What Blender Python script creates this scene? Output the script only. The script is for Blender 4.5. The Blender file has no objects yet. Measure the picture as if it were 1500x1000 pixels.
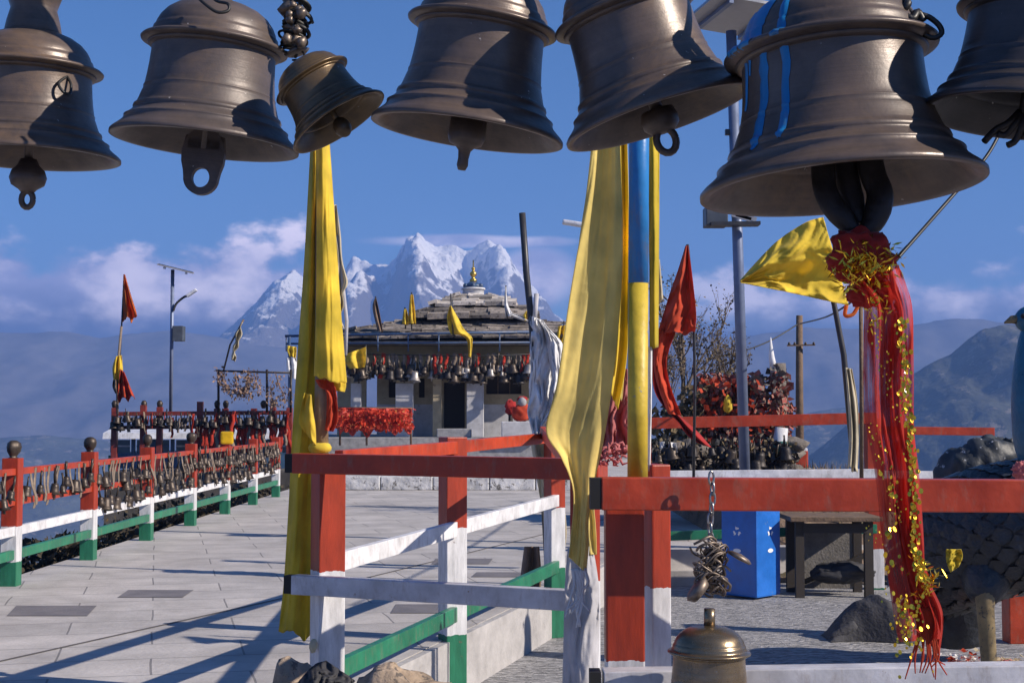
import bpy, bmesh, math, random
import numpy as np
from mathutils import Vector, Matrix, noise

SC = bpy.context.scene
COL = SC.collection
R = math.radians
rnd = random.Random(7)

# ---------------------------------------------------------------- camera
FPX = 2083.0                      # focal length in pixels of the 1500 px wide photograph
CAM_Z = 1.5
PITCH = math.atan(112.0 / FPX)
cam_data = bpy.data.cameras.new("camera")
cam_data.sensor_width = 36.0
cam_data.sensor_fit = 'HORIZONTAL'
cam_data.lens = 36.0 * FPX / 1500.0
cam_data.clip_start = 0.05
cam_data.clip_end = 20000
cam = bpy.data.objects.new("camera", cam_data)
cam.location = (0, 0, CAM_Z)
cam.rotation_euler = (math.pi / 2 + PITCH, 0, 0)
COL.objects.link(cam)
SC.camera = cam

def P(px, py, d):
    """world point at horizontal distance d seen at photograph pixel px, py"""
    a = (px - 750.0) / FPX
    b = (500.0 - py) / FPX
    fy = math.cos(PITCH) - b * math.sin(PITCH)
    fz = math.sin(PITCH) + b * math.cos(PITCH)
    t = d / fy
    return Vector((a * t, d, CAM_Z + fz * t))

# ---------------------------------------------------------------- light
SUN_EL = R(32)
SUN_H = Vector((0.94, -0.34, 0)).normalized()
sun_dir = Vector((SUN_H.x * math.cos(SUN_EL), SUN_H.y * math.cos(SUN_EL), math.sin(SUN_EL)))
sun_data = bpy.data.lights.new("sun", 'SUN')
sun_data.energy = 5.0
sun_data.angle = R(0.5)
sun_data.color = (1.0, 0.89, 0.76)
sun = bpy.data.objects.new("sun", sun_data)
sun.location = (20, -10, 30)
sun.rotation_euler = sun_dir.to_track_quat('Z', 'Y').to_euler()
COL.objects.link(sun)

world = bpy.data.worlds.new("World")
SC.world = world
world.use_nodes = True
wn, wl = world.node_tree.nodes, world.node_tree.links
wn.clear()
w_out = wn.new('ShaderNodeOutputWorld')
w_bg = wn.new('ShaderNodeBackground')
w_bg.inputs['Strength'].default_value = 0.079
sky = wn.new('ShaderNodeTexSky')
sky.sky_type = 'NISHITA'
sky.sun_disc = False
sky.sun_elevation = SUN_EL
sky.sun_rotation = math.atan2(SUN_H.x, SUN_H.y)
sky.altitude = 3000
sky.air_density = 1.0
sky.dust_density = 0.3
sky.ozone_density = 4.0
hsv = wn.new('ShaderNodeHueSaturation')
hsv.inputs['Saturation'].default_value = 1.2
hsv.inputs['Value'].default_value = 1.0
wl.new(sky.outputs[0], hsv.inputs['Color'])
# cloud bank low over the far range: a function of the direction of the sky
tc = wn.new('ShaderNodeTexCoord')
sep = wn.new('ShaderNodeSeparateXYZ')
wl.new(tc.outputs['Generated'], sep.inputs[0])

def wmath(op, a, b=None, clamp=False):
    n = wn.new('ShaderNodeMath'); n.operation = op; n.use_clamp = clamp
    for i, v in enumerate((a, b)):
        if v is None: continue
        if isinstance(v, (int, float)): n.inputs[i].default_value = v
        else: wl.new(v, n.inputs[i])
    return n.outputs[0]

def wsmooth(x, lo, hi):
    n = wn.new('ShaderNodeMapRange'); n.interpolation_type = 'SMOOTHSTEP'
    wl.new(x, n.inputs['Value'])
    n.inputs['From Min'].default_value = lo; n.inputs['From Max'].default_value = hi
    n.inputs['To Min'].default_value = 0.0; n.inputs['To Max'].default_value = 1.0
    return n.outputs[0]

mapn = wn.new('ShaderNodeMapping')
mapn.inputs['Scale'].default_value = (1, 1, 1.7)
mapn.inputs['Location'].default_value = (3.1, 1.7, 0.4)
wl.new(tc.outputs['Generated'], mapn.inputs[0])
cn = wn.new('ShaderNodeTexNoise')
cn.inputs['Scale'].default_value = 17.0
cn.inputs['Detail'].default_value = 9.0
cn.inputs['Roughness'].default_value = 0.56
wl.new(mapn.outputs[0], cn.inputs[0])
cn2 = wn.new('ShaderNodeTexNoise')
cn2.inputs['Scale'].default_value = 6.0
cn2.inputs['Detail'].default_value = 3.0
wl.new(mapn.outputs[0], cn2.inputs[0])
# ratio x / y tells how far left or right of the mountain a direction lies
az = wmath('DIVIDE', sep.outputs['X'], wmath('MAXIMUM', sep.outputs['Y'], 0.05))
left = wmath('SUBTRACT', 1.0, wsmooth(az, -0.16, -0.02))
right = wsmooth(az, 0.06, 0.2)
# height of the cloud tops: high on the left, low on the right
top = wmath('ADD', wmath('ADD', 0.074, wmath('MULTIPLY', left, 0.046)), wmath('MULTIPLY', right, 0.03))
bill = wmath('MULTIPLY', wmath('SUBTRACT', cn.outputs[0], 0.5), 0.12)
bill2 = wmath('MULTIPLY', wmath('SUBTRACT', cn2.outputs[0], 0.5), 0.05)
edge = wmath('SUBTRACT', wmath('ADD', wmath('ADD', top, bill), bill2), sep.outputs['Z'])
mask = wmath('MULTIPLY', wsmooth(edge, -0.003, 0.02), wsmooth(sep.outputs['Z'], -0.02, 0.05))
mask = wmath('MULTIPLY', mask, wmath('ADD', 0.55, wmath('MULTIPLY', wmath('MAXIMUM', left, wmath('MULTIPLY', right, 0.45)), 0.6)))
# thin cap cloud trailing off the summit
def blob(x0, z0, sx, sz, amp):
    dx = wmath('DIVIDE', wmath('SUBTRACT', az, x0), sx)
    dz = wmath('DIVIDE', wmath('SUBTRACT', sep.outputs['Z'], z0), sz)
    d2 = wmath('ADD', wmath('MULTIPLY', dx, dx), wmath('MULTIPLY', dz, dz))
    d2 = wmath('ADD', d2, wmath('MULTIPLY', wmath('SUBTRACT', cn.outputs[0], 0.5), 2.2))
    m = wmath('SUBTRACT', 1.0, wsmooth(d2, 0.2, 1.1))
    return wmath('MULTIPLY', m, amp)
cap = wmath('MAXIMUM', blob(-0.025, 0.1235, 0.08, 0.0055, 0.75), blob(0.016, 0.098, 0.036, 0.024, 0.95))
allm = wmath('MAXIMUM', mask, cap, True)
cr = wn.new('ShaderNodeMix'); cr.data_type = 'RGBA'
wl.new(wsmooth(cn.outputs[0], 0.38, 0.66), cr.inputs['Factor'])
cr.inputs['A'].default_value = (5.5, 5.2, 7.5, 1)
cr.inputs['B'].default_value = (17.0, 14.5, 15.5, 1)
lowm = wn.new('ShaderNodeMix'); lowm.data_type = 'RGBA'      # cloud base and low sky coloured like haze, hiding the far crest
wl.new(wsmooth(wmath('ADD', sep.outputs['Z'], wmath('MULTIPLY', wmath('SUBTRACT', cn.outputs[0], 0.5), 0.05)), 0.056, 0.088), lowm.inputs['Factor'])
lowm.inputs['A'].default_value = (0.9, 1.0, 1.9, 1)
wl.new(cr.outputs['Result'], lowm.inputs['B'])
allm = wmath('MAXIMUM', allm, wmath('SUBTRACT', 1.0, wsmooth(wmath('ADD', sep.outputs['Z'], wmath('MULTIPLY', wmath('SUBTRACT', cn2.outputs[0], 0.5), 0.03)), 0.054, 0.078)), True)
mx = wn.new('ShaderNodeMix'); mx.data_type = 'RGBA'
wl.new(allm, mx.inputs['Factor'])
wl.new(hsv.outputs[0], mx.inputs['A'])
wl.new(lowm.outputs['Result'], mx.inputs['B'])
wl.new(mx.outputs['Result'], w_bg.inputs['Color'])
wl.new(w_bg.outputs[0], w_out.inputs['Surface'])

SC.view_settings.view_transform = 'Standard'
SC.view_settings.look = 'None'
SC.view_settings.exposure = 0.6
SC.view_settings.gamma = 1.0
SC.render.engine = 'CYCLES'
SC.cycles.use_denoising = True
SC.cycles.volume_bounces = 1
SC.cycles.max_bounces = 8
SC.cycles.transparent_max_bounces = 12

# ---------------------------------------------------------------- helpers
def tag(o, label=None, cat=None, group=None, kind=None):
    if label: o['label'] = label
    if cat: o['category'] = cat
    if group: o['group'] = group
    if kind: o['kind'] = kind
    return o

def thing(name, label, cat, loc=(0, 0, 0), group=None, rot=(0, 0, 0)):
    o = bpy.data.objects.new(name, None)
    o.empty_display_size = 0.1
    o.location = loc
    o.rotation_euler = rot
    COL.objects.link(o)
    return tag(o, label, cat, group)

def root_loc(o):
    while o.parent: o = o.parent
    return Vector(o.location)

class MB:
    """collects shapes in world coordinates (or local ones) and links them as one mesh object"""
    def __init__(self):
        self.v = []; self.f = []; self.s = []
    def add(self, vs, fs, smooth=False):
        n = len(self.v)
        self.v += [Vector(v) for v in vs]
        self.f += [tuple(i + n for i in f) for f in fs]
        self.s += [smooth] * len(fs)
        return self
    def box(self, c, size, rz=0.0, bev=0.0, M=None):
        bm = bmesh.new()
        bmesh.ops.create_cube(bm, size=1.0)
        for v in bm.verts: v.co = Vector((v.co.x * size[0], v.co.y * size[1], v.co.z * size[2]))
        if bev > 0:
            bmesh.ops.bevel(bm, geom=bm.edges[:], offset=bev, segments=2, affect='EDGES', profile=0.6)
        T = Matrix.Translation(Vector(c)) @ (M if M is not None else Matrix.Rotation(rz, 4, 'Z'))
        bm.verts.index_update()
        self.add([T @ v.co for v in bm.verts], [[v.index for v in f.verts] for f in bm.faces])
        bm.free()
        return self
    def bar(self, a, b, w, h, bev=0.0):
        """box beam from a to b, w wide sideways, h high"""
        a, b = Vector(a), Vector(b)
        x = (b - a); L = x.length; x.normalize()
        up = Vector((0, 0, 1)) if abs(x.z) < 0.95 else Vector((0, 1, 0))
        y = up.cross(x).normalized(); z = x.cross(y)
        M = Matrix((x, y, z)).transposed().to_4x4()
        return self.box((a + b) / 2, (L, w, h), M=M, bev=bev)
    def tube(self, pts, rad, seg=10, cap=True):
        pts = [Vector(p) for p in pts]
        if not isinstance(rad, (list, tuple)): rad = [rad] * len(pts)
        n0 = len(self.v); vs = []; fs = []
        prev = None
        for i, p in enumerate(pts):
            t = (pts[min(i + 1, len(pts) - 1)] - pts[max(i - 1, 0)])
            if t.length < 1e-9: t = Vector((0, 0, 1))
            t.normalize()
            if prev is None:
                u = Vector((1, 0, 0)) if abs(t.x) < 0.9 else Vector((0, 1, 0))
                u = (u - t * u.dot(t)).normalized()
            else:
                u = (prev - t * prev.dot(t))
                u = u.normalized() if u.length > 1e-6 else Vector((1, 0, 0))
            prev = u
            w = t.cross(u)
            for k in range(seg):
                a = 2 * math.pi * k / seg
                vs.append(p + (u * math.cos(a) + w * math.sin(a)) * rad[i])
        for i in range(len(pts) - 1):
            for k in range(seg):
                fs.append((i * seg + k, i * seg + (k + 1) % seg, (i + 1) * seg + (k + 1) % seg, (i + 1) * seg + k))
        if cap:
            fs.append(tuple(reversed(range(seg))))
            fs.append(tuple(range((len(pts) - 1) * seg, len(pts) * seg)))
        return self.add(vs, fs, True)
    def lathe(self, prof, seg=48, M=None, wob=0.0, seed=0.0):
        M = M or Matrix.Identity(4)
        vs = []; fs = []
        for (r, z) in prof:
            for k in range(seg):
                a = 2 * math.pi * k / seg
                rr = r
                if wob: rr = r * (1 + wob * noise.noise(Vector((math.cos(a) * 1.3 + seed, math.sin(a) * 1.3, z * 2.0))))
                vs.append(M @ Vector((rr * math.cos(a), rr * math.sin(a), z)))
        for i in range(len(prof) - 1):
            for k in range(seg):
                fs.append((i * seg + k, i * seg + (k + 1) % seg, (i + 1) * seg + (k + 1) % seg, (i + 1) * seg + k))
        return self.add(vs, fs, True)
    def ball(self, c, r, seg=14, rings=9, sc=(1, 1, 1), amp=0.0, fr=2.0, seed=0.0):
        c = Vector(c); vs = []; fs = []
        for i in range(rings + 1):
            th = math.pi * i / rings
            for k in range(seg):
                a = 2 * math.pi * k / seg
                d = Vector((math.sin(th) * math.cos(a), math.sin(th) * math.sin(a), math.cos(th)))
                q = r * (1 + (amp * noise.fractal(d * fr + Vector((seed, seed * 1.7, 0)), 1.0, 2.0, 4) if amp else 0))
                vs.append(c + Vector((d.x * sc[0], d.y * sc[1], d.z * sc[2])) * q)
        for i in range(rings):
            for k in range(seg):
                fs.append((i * seg + k, (i + 1) * seg + k, (i + 1) * seg + (k + 1) % seg, i * seg + (k + 1) % seg))
        return self.add(vs, fs, True)
    def build(self, name, mat, parent=None, local=False, smooth_angle=None):
        off = Vector((0, 0, 0))
        if parent is not None and not local: off = root_loc(parent)
        me = bpy.data.meshes.new(name)
        me.from_pydata([tuple(v - off) for v in self.v], [], self.f)
        me.polygons.foreach_set('use_smooth', self.s)
        me.materials.append(mat)
        me.update()
        o = bpy.data.objects.new(name, me)
        COL.objects.link(o)
        if parent is not None: o.parent = parent
        return o

def copy_tree(o, parent=None):
    c = o.copy(); COL.objects.link(c)
    if parent is not None: c.parent = parent
    for ch in [x for x in bpy.data.objects if x.parent == o]: copy_tree(ch, c)
    return c

def resample(pts, n):
    """smooth polyline of n points through pts (Catmull-Rom)"""
    pts = [Vector(p) for p in pts]
    m = len(pts) - 1
    out = []
    for i in range(n):
        t = i / (n - 1) * m
        k = min(int(t), m - 1); f = t - k
        p0, p1, p2, p3 = pts[max(k - 1, 0)], pts[k], pts[k + 1], pts[min(k + 2, m)]
        out.append(0.5 * ((2 * p1) + (p2 - p0) * f + (2 * p0 - 5 * p1 + 4 * p2 - p3) * f * f + (3 * p1 - p0 - 3 * p2 + p3) * f ** 3))
    return out

# ---------------------------------------------------------------- materials
def nodes(m):
    m.use_nodes = True
    n, l = m.node_tree.nodes, m.node_tree.links
    return n, l, n['Principled BSDF']

def mat(name, col, rough=0.6, metal=0.0, var=0.25, scale=6.0, bump=0.0, bscale=40.0, col2=None, thr=None, spec=0.5, sheen=0.0, bdist=0.02):
    """principled material whose colour drifts with a noise; col2 shows through in patches when thr is given"""
    m = bpy.data.materials.new(name)
    n, l, b = nodes(m)
    tco = n.new('ShaderNodeTexCoord')
    nz = n.new('ShaderNodeTexNoise'); nz.inputs['Scale'].default_value = scale; nz.inputs['Detail'].default_value = 6; nz.inputs['Roughness'].default_value = 0.65
    l.new(tco.outputs['Object'], nz.inputs['Vector'])
    mr = n.new('ShaderNodeMapRange')
    l.new(nz.outputs[0], mr.inputs['Value'])
    mr.inputs['From Min'].default_value = 0.3; mr.inputs['From Max'].default_value = 0.7
    mr.inputs['To Min'].default_value = 1 - var; mr.inputs['To Max'].default_value = 1 + var
    mu = n.new('ShaderNodeMix'); mu.data_type = 'RGBA'; mu.blend_type = 'MULTIPLY'; mu.inputs['Factor'].default_value = 1
    mu.inputs['A'].default_value = (*col, 1)
    l.new(mr.outputs[0], mu.inputs['B'])
    cout = mu.outputs['Result']
    if col2 is not None:
        nz2 = n.new('ShaderNodeTexNoise'); nz2.inputs['Scale'].default_value = scale * 2.3; nz2.inputs['Detail'].default_value = 10; nz2.inputs['Roughness'].default_value = 0.7
        l.new(tco.outputs['Object'], nz2.inputs['Vector'])
        mr2 = n.new('ShaderNodeMapRange'); l.new(nz2.outputs[0], mr2.inputs['Value'])
        mr2.inputs['From Min'].default_value = thr; mr2.inputs['From Max'].default_value = thr + 0.04
        mx2 = n.new('ShaderNodeMix'); mx2.data_type = 'RGBA'
        l.new(mr2.outputs[0], mx2.inputs['Factor']); l.new(cout, mx2.inputs['A']); mx2.inputs['B'].default_value = (*col2, 1)
        cout = mx2.outputs['Result']
    l.new(cout, b.inputs['Base Color'])
    mr3 = n.new('ShaderNodeMapRange'); l.new(nz.outputs[0], mr3.inputs['Value'])
    mr3.inputs['From Min'].default_value = 0.3; mr3.inputs['From Max'].default_value = 0.7
    mr3.inputs['To Min'].default_value = max(0.03, rough - 0.1); mr3.inputs['To Max'].default_value = min(1, rough + 0.1)
    l.new(mr3.outputs[0], b.inputs['Roughness'])
    b.inputs['Metallic'].default_value = metal
    b.inputs['Specular IOR Level'].default_value = spec
    if sheen: b.inputs['Sheen Weight'].default_value = sheen
    if bump:
        nb = n.new('ShaderNodeTexNoise'); nb.inputs['Scale'].default_value = bscale; nb.inputs['Detail'].default_value = 5
        l.new(tco.outputs['Object'], nb.inputs['Vector'])
        bp = n.new('ShaderNodeBump'); bp.inputs['Strength'].default_value = bump; bp.inputs['Distance'].default_value = bdist
        l.new(nb.outputs[0], bp.inputs['Height']); l.new(bp.outputs[0], b.inputs['Normal'])
    return m

RED, WHITE, GREEN = (0.38, 0.04, 0.012), (0.72, 0.72, 0.74), (0.018, 0.17, 0.09)
def band_mat(name, z1, z2, top=RED, mid=WHITE, low=GREEN):
    """post paint in three bands: top above z1, mid between, low under z2, brushed edges, chips and stains"""
    m = bpy.data.materials.new(name)
    n, l, b = nodes(m)
    tco = n.new('ShaderNodeTexCoord')
    sp = n.new('ShaderNodeSeparateXYZ'); l.new(tco.outputs['Object'], sp.inputs[0])
    nz = n.new('ShaderNodeTexNoise'); nz.inputs['Scale'].default_value = 26; nz.inputs['Detail'].default_value = 4
    l.new(tco.outputs['Object'], nz.inputs['Vector'])
    ad = n.new('ShaderNodeMath'); ad.operation = 'MULTIPLY_ADD'; l.new(nz.outputs[0], ad.inputs[0]); ad.inputs[1].default_value = 0.03; l.new(sp.outputs['Z'], ad.inputs[2])
    def step(z):
        s = n.new('ShaderNodeMath'); s.operation = 'GREATER_THAN'; l.new(ad.outputs[0], s.inputs[0]); s.inputs[1].default_value = z + 0.015; return s.outputs[0]
    m1 = n.new('ShaderNodeMix'); m1.data_type = 'RGBA'; l.new(step(z2), m1.inputs['Factor']); m1.inputs['A'].default_value = (*low, 1); m1.inputs['B'].default_value = (*mid, 1)
    m2 = n.new('ShaderNodeMix'); m2.data_type = 'RGBA'; l.new(step(z1), m2.inputs['Factor']); l.new(m1.outputs['Result'], m2.inputs['A']); m2.inputs['B'].default_value = (*top, 1)
    n2 = n.new('ShaderNodeTexNoise'); n2.inputs['Scale'].default_value = 7; n2.inputs['Detail'].default_value = 8; n2.inputs['Roughness'].default_value = 0.7
    mp = n.new('ShaderNodeMapping'); mp.inputs['Scale'].default_value = (2.5, 2.5, 0.5); l.new(tco.outputs['Object'], mp.inputs[0]); l.new(mp.outputs[0], n2.inputs['Vector'])
    mr = n.new('ShaderNodeMapRange'); l.new(n2.outputs[0], mr.inputs['Value']); mr.inputs['From Min'].default_value = 0.3; mr.inputs['From Max'].default_value = 0.7
    mr.inputs['To Min'].default_value = 0.6; mr.inputs['To Max'].default_value = 1.15
    mu = n.new('ShaderNodeMix'); mu.data_type = 'RGBA'; mu.blend_type = 'MULTIPLY'; mu.inputs['Factor'].default_value = 1
    l.new(m2.outputs['Result'], mu.inputs['A']); l.new(mr.outputs[0], mu.inputs['B'])
    n3 = n.new('ShaderNodeTexNoise'); n3.inputs['Scale'].default_value = 18; n3.inputs['Detail'].default_value = 9; n3.inputs['Roughness'].default_value = 0.75
    l.new(tco.outputs['Object'], n3.inputs['Vector'])
    ch = n.new('ShaderNodeMapRange'); l.new(n3.outputs[0], ch.inputs['Value']); ch.inputs['From Min'].default_value = 0.645; ch.inputs['From Max'].default_value = 0.68
    m4 = n.new('ShaderNodeMix'); m4.data_type = 'RGBA'; l.new(ch.outputs[0], m4.inputs['Factor']); l.new(mu.outputs['Result'], m4.inputs['A']); m4.inputs['B'].default_value = (0.16, 0.1, 0.075, 1)
    l.new(m4.outputs['Result'], b.inputs['Base Color'])
    b.inputs['Roughness'].default_value = 0.42
    bp = n.new('ShaderNodeBump'); bp.inputs['Strength'].default_value = 0.25; bp.inputs['Distance'].default_value = 0.01
    l.new(n2.outputs[0], bp.inputs['Height']); l.new(bp.outputs[0], b.inputs['Normal'])
    return m

def paint(name, col, rough=0.42, chip=(0.16, 0.1, 0.075), thr=0.665):
    m = mat(name, col, rough=rough, var=0.3, scale=5.0, bump=0.3, bscale=14, col2=chip, thr=thr, bdist=0.012)
    n, l, b = nodes(m)                                   # dust and rain marks
    src = b.inputs['Base Color'].links[0].from_socket
    tco = n.new('ShaderNodeTexCoord'); nz = n.new('ShaderNodeTexNoise'); nz.inputs['Scale'].default_value = 11; nz.inputs['Detail'].default_value = 8; nz.inputs['Roughness'].default_value = 0.72
    mp = n.new('ShaderNodeMapping'); mp.inputs['Scale'].default_value = (2.2, 2.2, 0.7); l.new(tco.outputs['Object'], mp.inputs[0]); l.new(mp.outputs[0], nz.inputs['Vector'])
    mr = n.new('ShaderNodeMapRange'); l.new(nz.outputs[0], mr.inputs['Value']); mr.inputs['From Min'].default_value = 0.52; mr.inputs['From Max'].default_value = 0.75
    mr.inputs['To Max'].default_value = 0.55
    mx = n.new('ShaderNodeMix'); mx.data_type = 'RGBA'; l.new(mr.outputs[0], mx.inputs['Factor']); l.new(src, mx.inputs['A']); mx.inputs['B'].default_value = (0.22, 0.16, 0.12, 1)
    l.new(mx.outputs['Result'], b.inputs['Base Color'])
    return m

def cloth_mat(name, col, trans=0.35, var=0.26, weave=500.0, alpha=1.0):
    m = bpy.data.materials.new(name)
    n, l, b = nodes(m)
    tco = n.new('ShaderNodeTexCoord')
    nz = n.new('ShaderNodeTexNoise'); nz.inputs['Scale'].default_value = 5; nz.inputs['Detail'].default_value = 6
    l.new(tco.outputs['Object'], nz.inputs['Vector'])
    mr = n.new('ShaderNodeMapRange'); l.new(nz.outputs[0], mr.inputs['Value'])
    mr.inputs['From Min'].default_value = 0.3; mr.inputs['From Max'].default_value = 0.7
    mr.inputs['To Min'].default_value = 1 - var; mr.inputs['To Max'].default_value = 1 + var
    mu = n.new('ShaderNodeMix'); mu.data_type = 'RGBA'; mu.blend_type = 'MULTIPLY'; mu.inputs['Factor'].default_value = 1
    mu.inputs['A'].default_value = (*col, 1); l.new(mr.outputs[0], mu.inputs['B'])
    l.new(mu.outputs['Result'], b.inputs['Base Color'])
    b.inputs['Roughness'].default_value = 0.85
    b.inputs['Specular IOR Level'].default_value = 0.2
    b.inputs['Sheen Weight'].default_value = 0.15
    nb = n.new('ShaderNodeTexNoise'); nb.inputs['Scale'].default_value = weave; nb.inputs['Detail'].default_value = 2
    l.new(tco.outputs['Object'], nb.inputs['Vector'])
    nb2 = n.new('ShaderNodeTexNoise'); nb2.inputs['Scale'].default_value = 22; nb2.inputs['Detail'].default_value = 4
    l.new(tco.outputs['Object'], nb2.inputs['Vector'])
    ad = n.new('ShaderNodeMath'); ad.operation = 'MULTIPLY_ADD'; l.new(nb.outputs[0], ad.inputs[0]); ad.inputs[1].default_value = 0.12; l.new(nb2.outputs[0], ad.inputs[2])
    bp = n.new('ShaderNodeBump'); bp.inputs['Strength'].default_value = 0.35; bp.inputs['Distance'].default_value = 0.012
    l.new(ad.outputs[0], bp.inputs['Height']); l.new(bp.outputs[0], b.inputs['Normal'])
    out = n['Material Output']
    tr = n.new('ShaderNodeBsdfTranslucent'); l.new(mu.outputs['Result'], tr.inputs['Color'])
    ms = n.new('ShaderNodeMixShader'); ms.inputs[0].default_value = trans
    l.new(b.outputs[0], ms.inputs[1]); l.new(tr.outputs[0], ms.inputs[2])
    sh = ms.outputs[0]
    if alpha < 1:
        tp = n.new('ShaderNodeBsdfTransparent')
        ns = n.new('ShaderNodeTexNoise'); ns.inputs['Scale'].default_value = 30; ns.inputs['Detail'].default_value = 5
        mp = n.new('ShaderNodeMapping'); mp.inputs['Scale'].default_value = (3, 3, 0.35); l.new(tco.outputs['Object'], mp.inputs[0]); l.new(mp.outputs[0], ns.inputs['Vector'])
        ra = n.new('ShaderNodeMapRange'); l.new(ns.outputs[0], ra.inputs['Value'])
        ra.inputs['From Min'].default_value = 0.35; ra.inputs['From Max'].default_value = 0.62
        ra.inputs['To Min'].default_value = alpha; ra.inputs['To Max'].default_value = 1.0
        m2 = n.new('ShaderNodeMixShader'); l.new(ra.outputs[0], m2.inputs[0])
        l.new(tp.outputs[0], m2.inputs[1]); l.new(sh, m2.inputs[2]); sh = m2.outputs[0]
    l.new(sh, out.inputs['Surface'])
    return m

def drape(name, Lp, Rp, d, m, parent, rows=44, cols=26, folds=3.0, amp=0.03, seed=0.0, thick=0.003, wav=0.0, hem=0.0, sharp=1.0, crumple=0.0, curl=0.0):
    """hanging cloth between a left and a right edge given as photograph points (px, py[, distance]); folds run down it in depth"""
    f3 = lambda q: Vector((q[0], q[1], q[2] if len(q) > 2 else d))
    Ls = resample([f3(q) for q in Lp], rows); Rs = resample([f3(q) for q in Rp], rows)
    vs = []; fs = []
    for i in range(rows):
        v = i / (rows - 1)
        for j in range(cols):
            u = j / (cols - 1)
            q = Ls[i].lerp(Rs[i], u)
            ph = 2 * math.pi * (folds * u + 0.12 * math.sin(2.3 * v + seed)) + seed
            s = math.sin(ph); s = math.copysign(abs(s) ** sharp, s)
            n1 = noise.noise(Vector((u * 4 + seed, v * 3, seed)))
            n2 = noise.noise(Vector((u * 9 + seed, v * 7, seed * 2)))
            dd = q.z + amp * (s + 0.8 * n1 + 0.35 * n2)
            if crumple:
                w1 = Vector((u * 3.2 + seed + 1.1 * noise.noise(Vector((u * 3, v * 4, seed + 5))), v * 3.6 + 2.2 * u, seed))
                dd += crumple * (abs(noise.noise(w1)) * 2.2 + abs(noise.noise(w1 * 2.3)) - 0.9)
            dd += curl * (2 * u - 1) ** 2
            px = q.x + wav * noise.noise(Vector((v * 5 + seed, u, 3)))
            py = q.y + hem * (noise.noise(Vector((u * 6 + seed, 0, 1))) + 0.6 * s) * (v ** 8)
            vs.append(P(px, py, dd))
    for i in range(rows - 1):
        for j in range(cols - 1):
            fs.append((i * cols + j, i * cols + j + 1, (i + 1) * cols + j + 1, (i + 1) * cols + j))
    mb = MB(); mb.add(vs, fs, True)
    o = mb.build(name, m, parent)
    if thick:
        s = o.modifiers.new('thickness', 'SOLIDIFY'); s.thickness = thick; s.offset = 0
    return o
# ================================================================ land, hills, mountain, haze
def ridge(name, crest, d, width, base_py, m, nu=260, nv=70, rough=0.25, fr=3.0, seed=0.0, back=0.35, sharp=1.25, spur=0.0, oct=7, ribs=()):
    """range of hills: crest given as photograph points at distance d, sloping towards us over width metres, real depth"""
    pts = [P(x, y, d) for x, y in crest]
    zb = P(750, base_py, d).z
    vs = []; fs = []
    X = [p.x for p in pts]; Z = [p.z for p in pts]
    for i in range(nu):
        u = i / (nu - 1)
        x = X[0] + (X[-1] - X[0]) * u
        for j in range(nv):
            v = j / (nv - 1)
            if v < 1 - back: t = v / (1 - back); y = d - width * (1 - t); prof = t ** sharp
            else: t = 1 - (v - (1 - back)) / back; y = d + width * 0.5 * (1 - t); prof = t
            # spurs: shift the crest sideways as it comes down
            xs = x + spur * (1 - prof) * noise.noise(Vector((x * 0.004 + seed, y * 0.002, seed)))
            zc = float(np.interp(xs, X, Z))
            q = Vector((x * fr / width, y * fr / width, seed))
            rg = noise.ridged_multi_fractal(q, 0.9, 2.1, oct, 1.0, 2.0) - 1.0
            fb = noise.fractal(q * 2.5, 1.0, 2.0, 5)
            env = (0.06 + 1.5 * prof * (1 - prof) + 0.10 * prof)
            h = (zc - zb) * (prof + rough * env * (rg * 0.7 + fb * 0.25))
            for rx, sl, am, wd in ribs:                      # big buttresses coming down from the summits
                xr = P(rx, 500, d).x + sl * (d - y) + 14 * noise.noise(Vector((y * 0.012, rx, 2)))
                tri = max(0.0, 1 - abs(x - xr) / wd)
                h += (zc - zb) * am * (tri * tri * (3 - 2 * tri)) * max(0.0, 4 * prof * (0.97 - prof)) ** 1.3
            vs.append(Vector((x, y, zb + h)))
    for i in range(nu - 1):
        for j in range(nv - 1):
            fs.append((i * nv + j, (i + 1) * nv + j, (i + 1) * nv + j + 1, i * nv + j + 1))
    mb = MB(); mb.add(vs, fs, True)
    o = mb.build(name, m)
    return tag(o, kind='structure')

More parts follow.
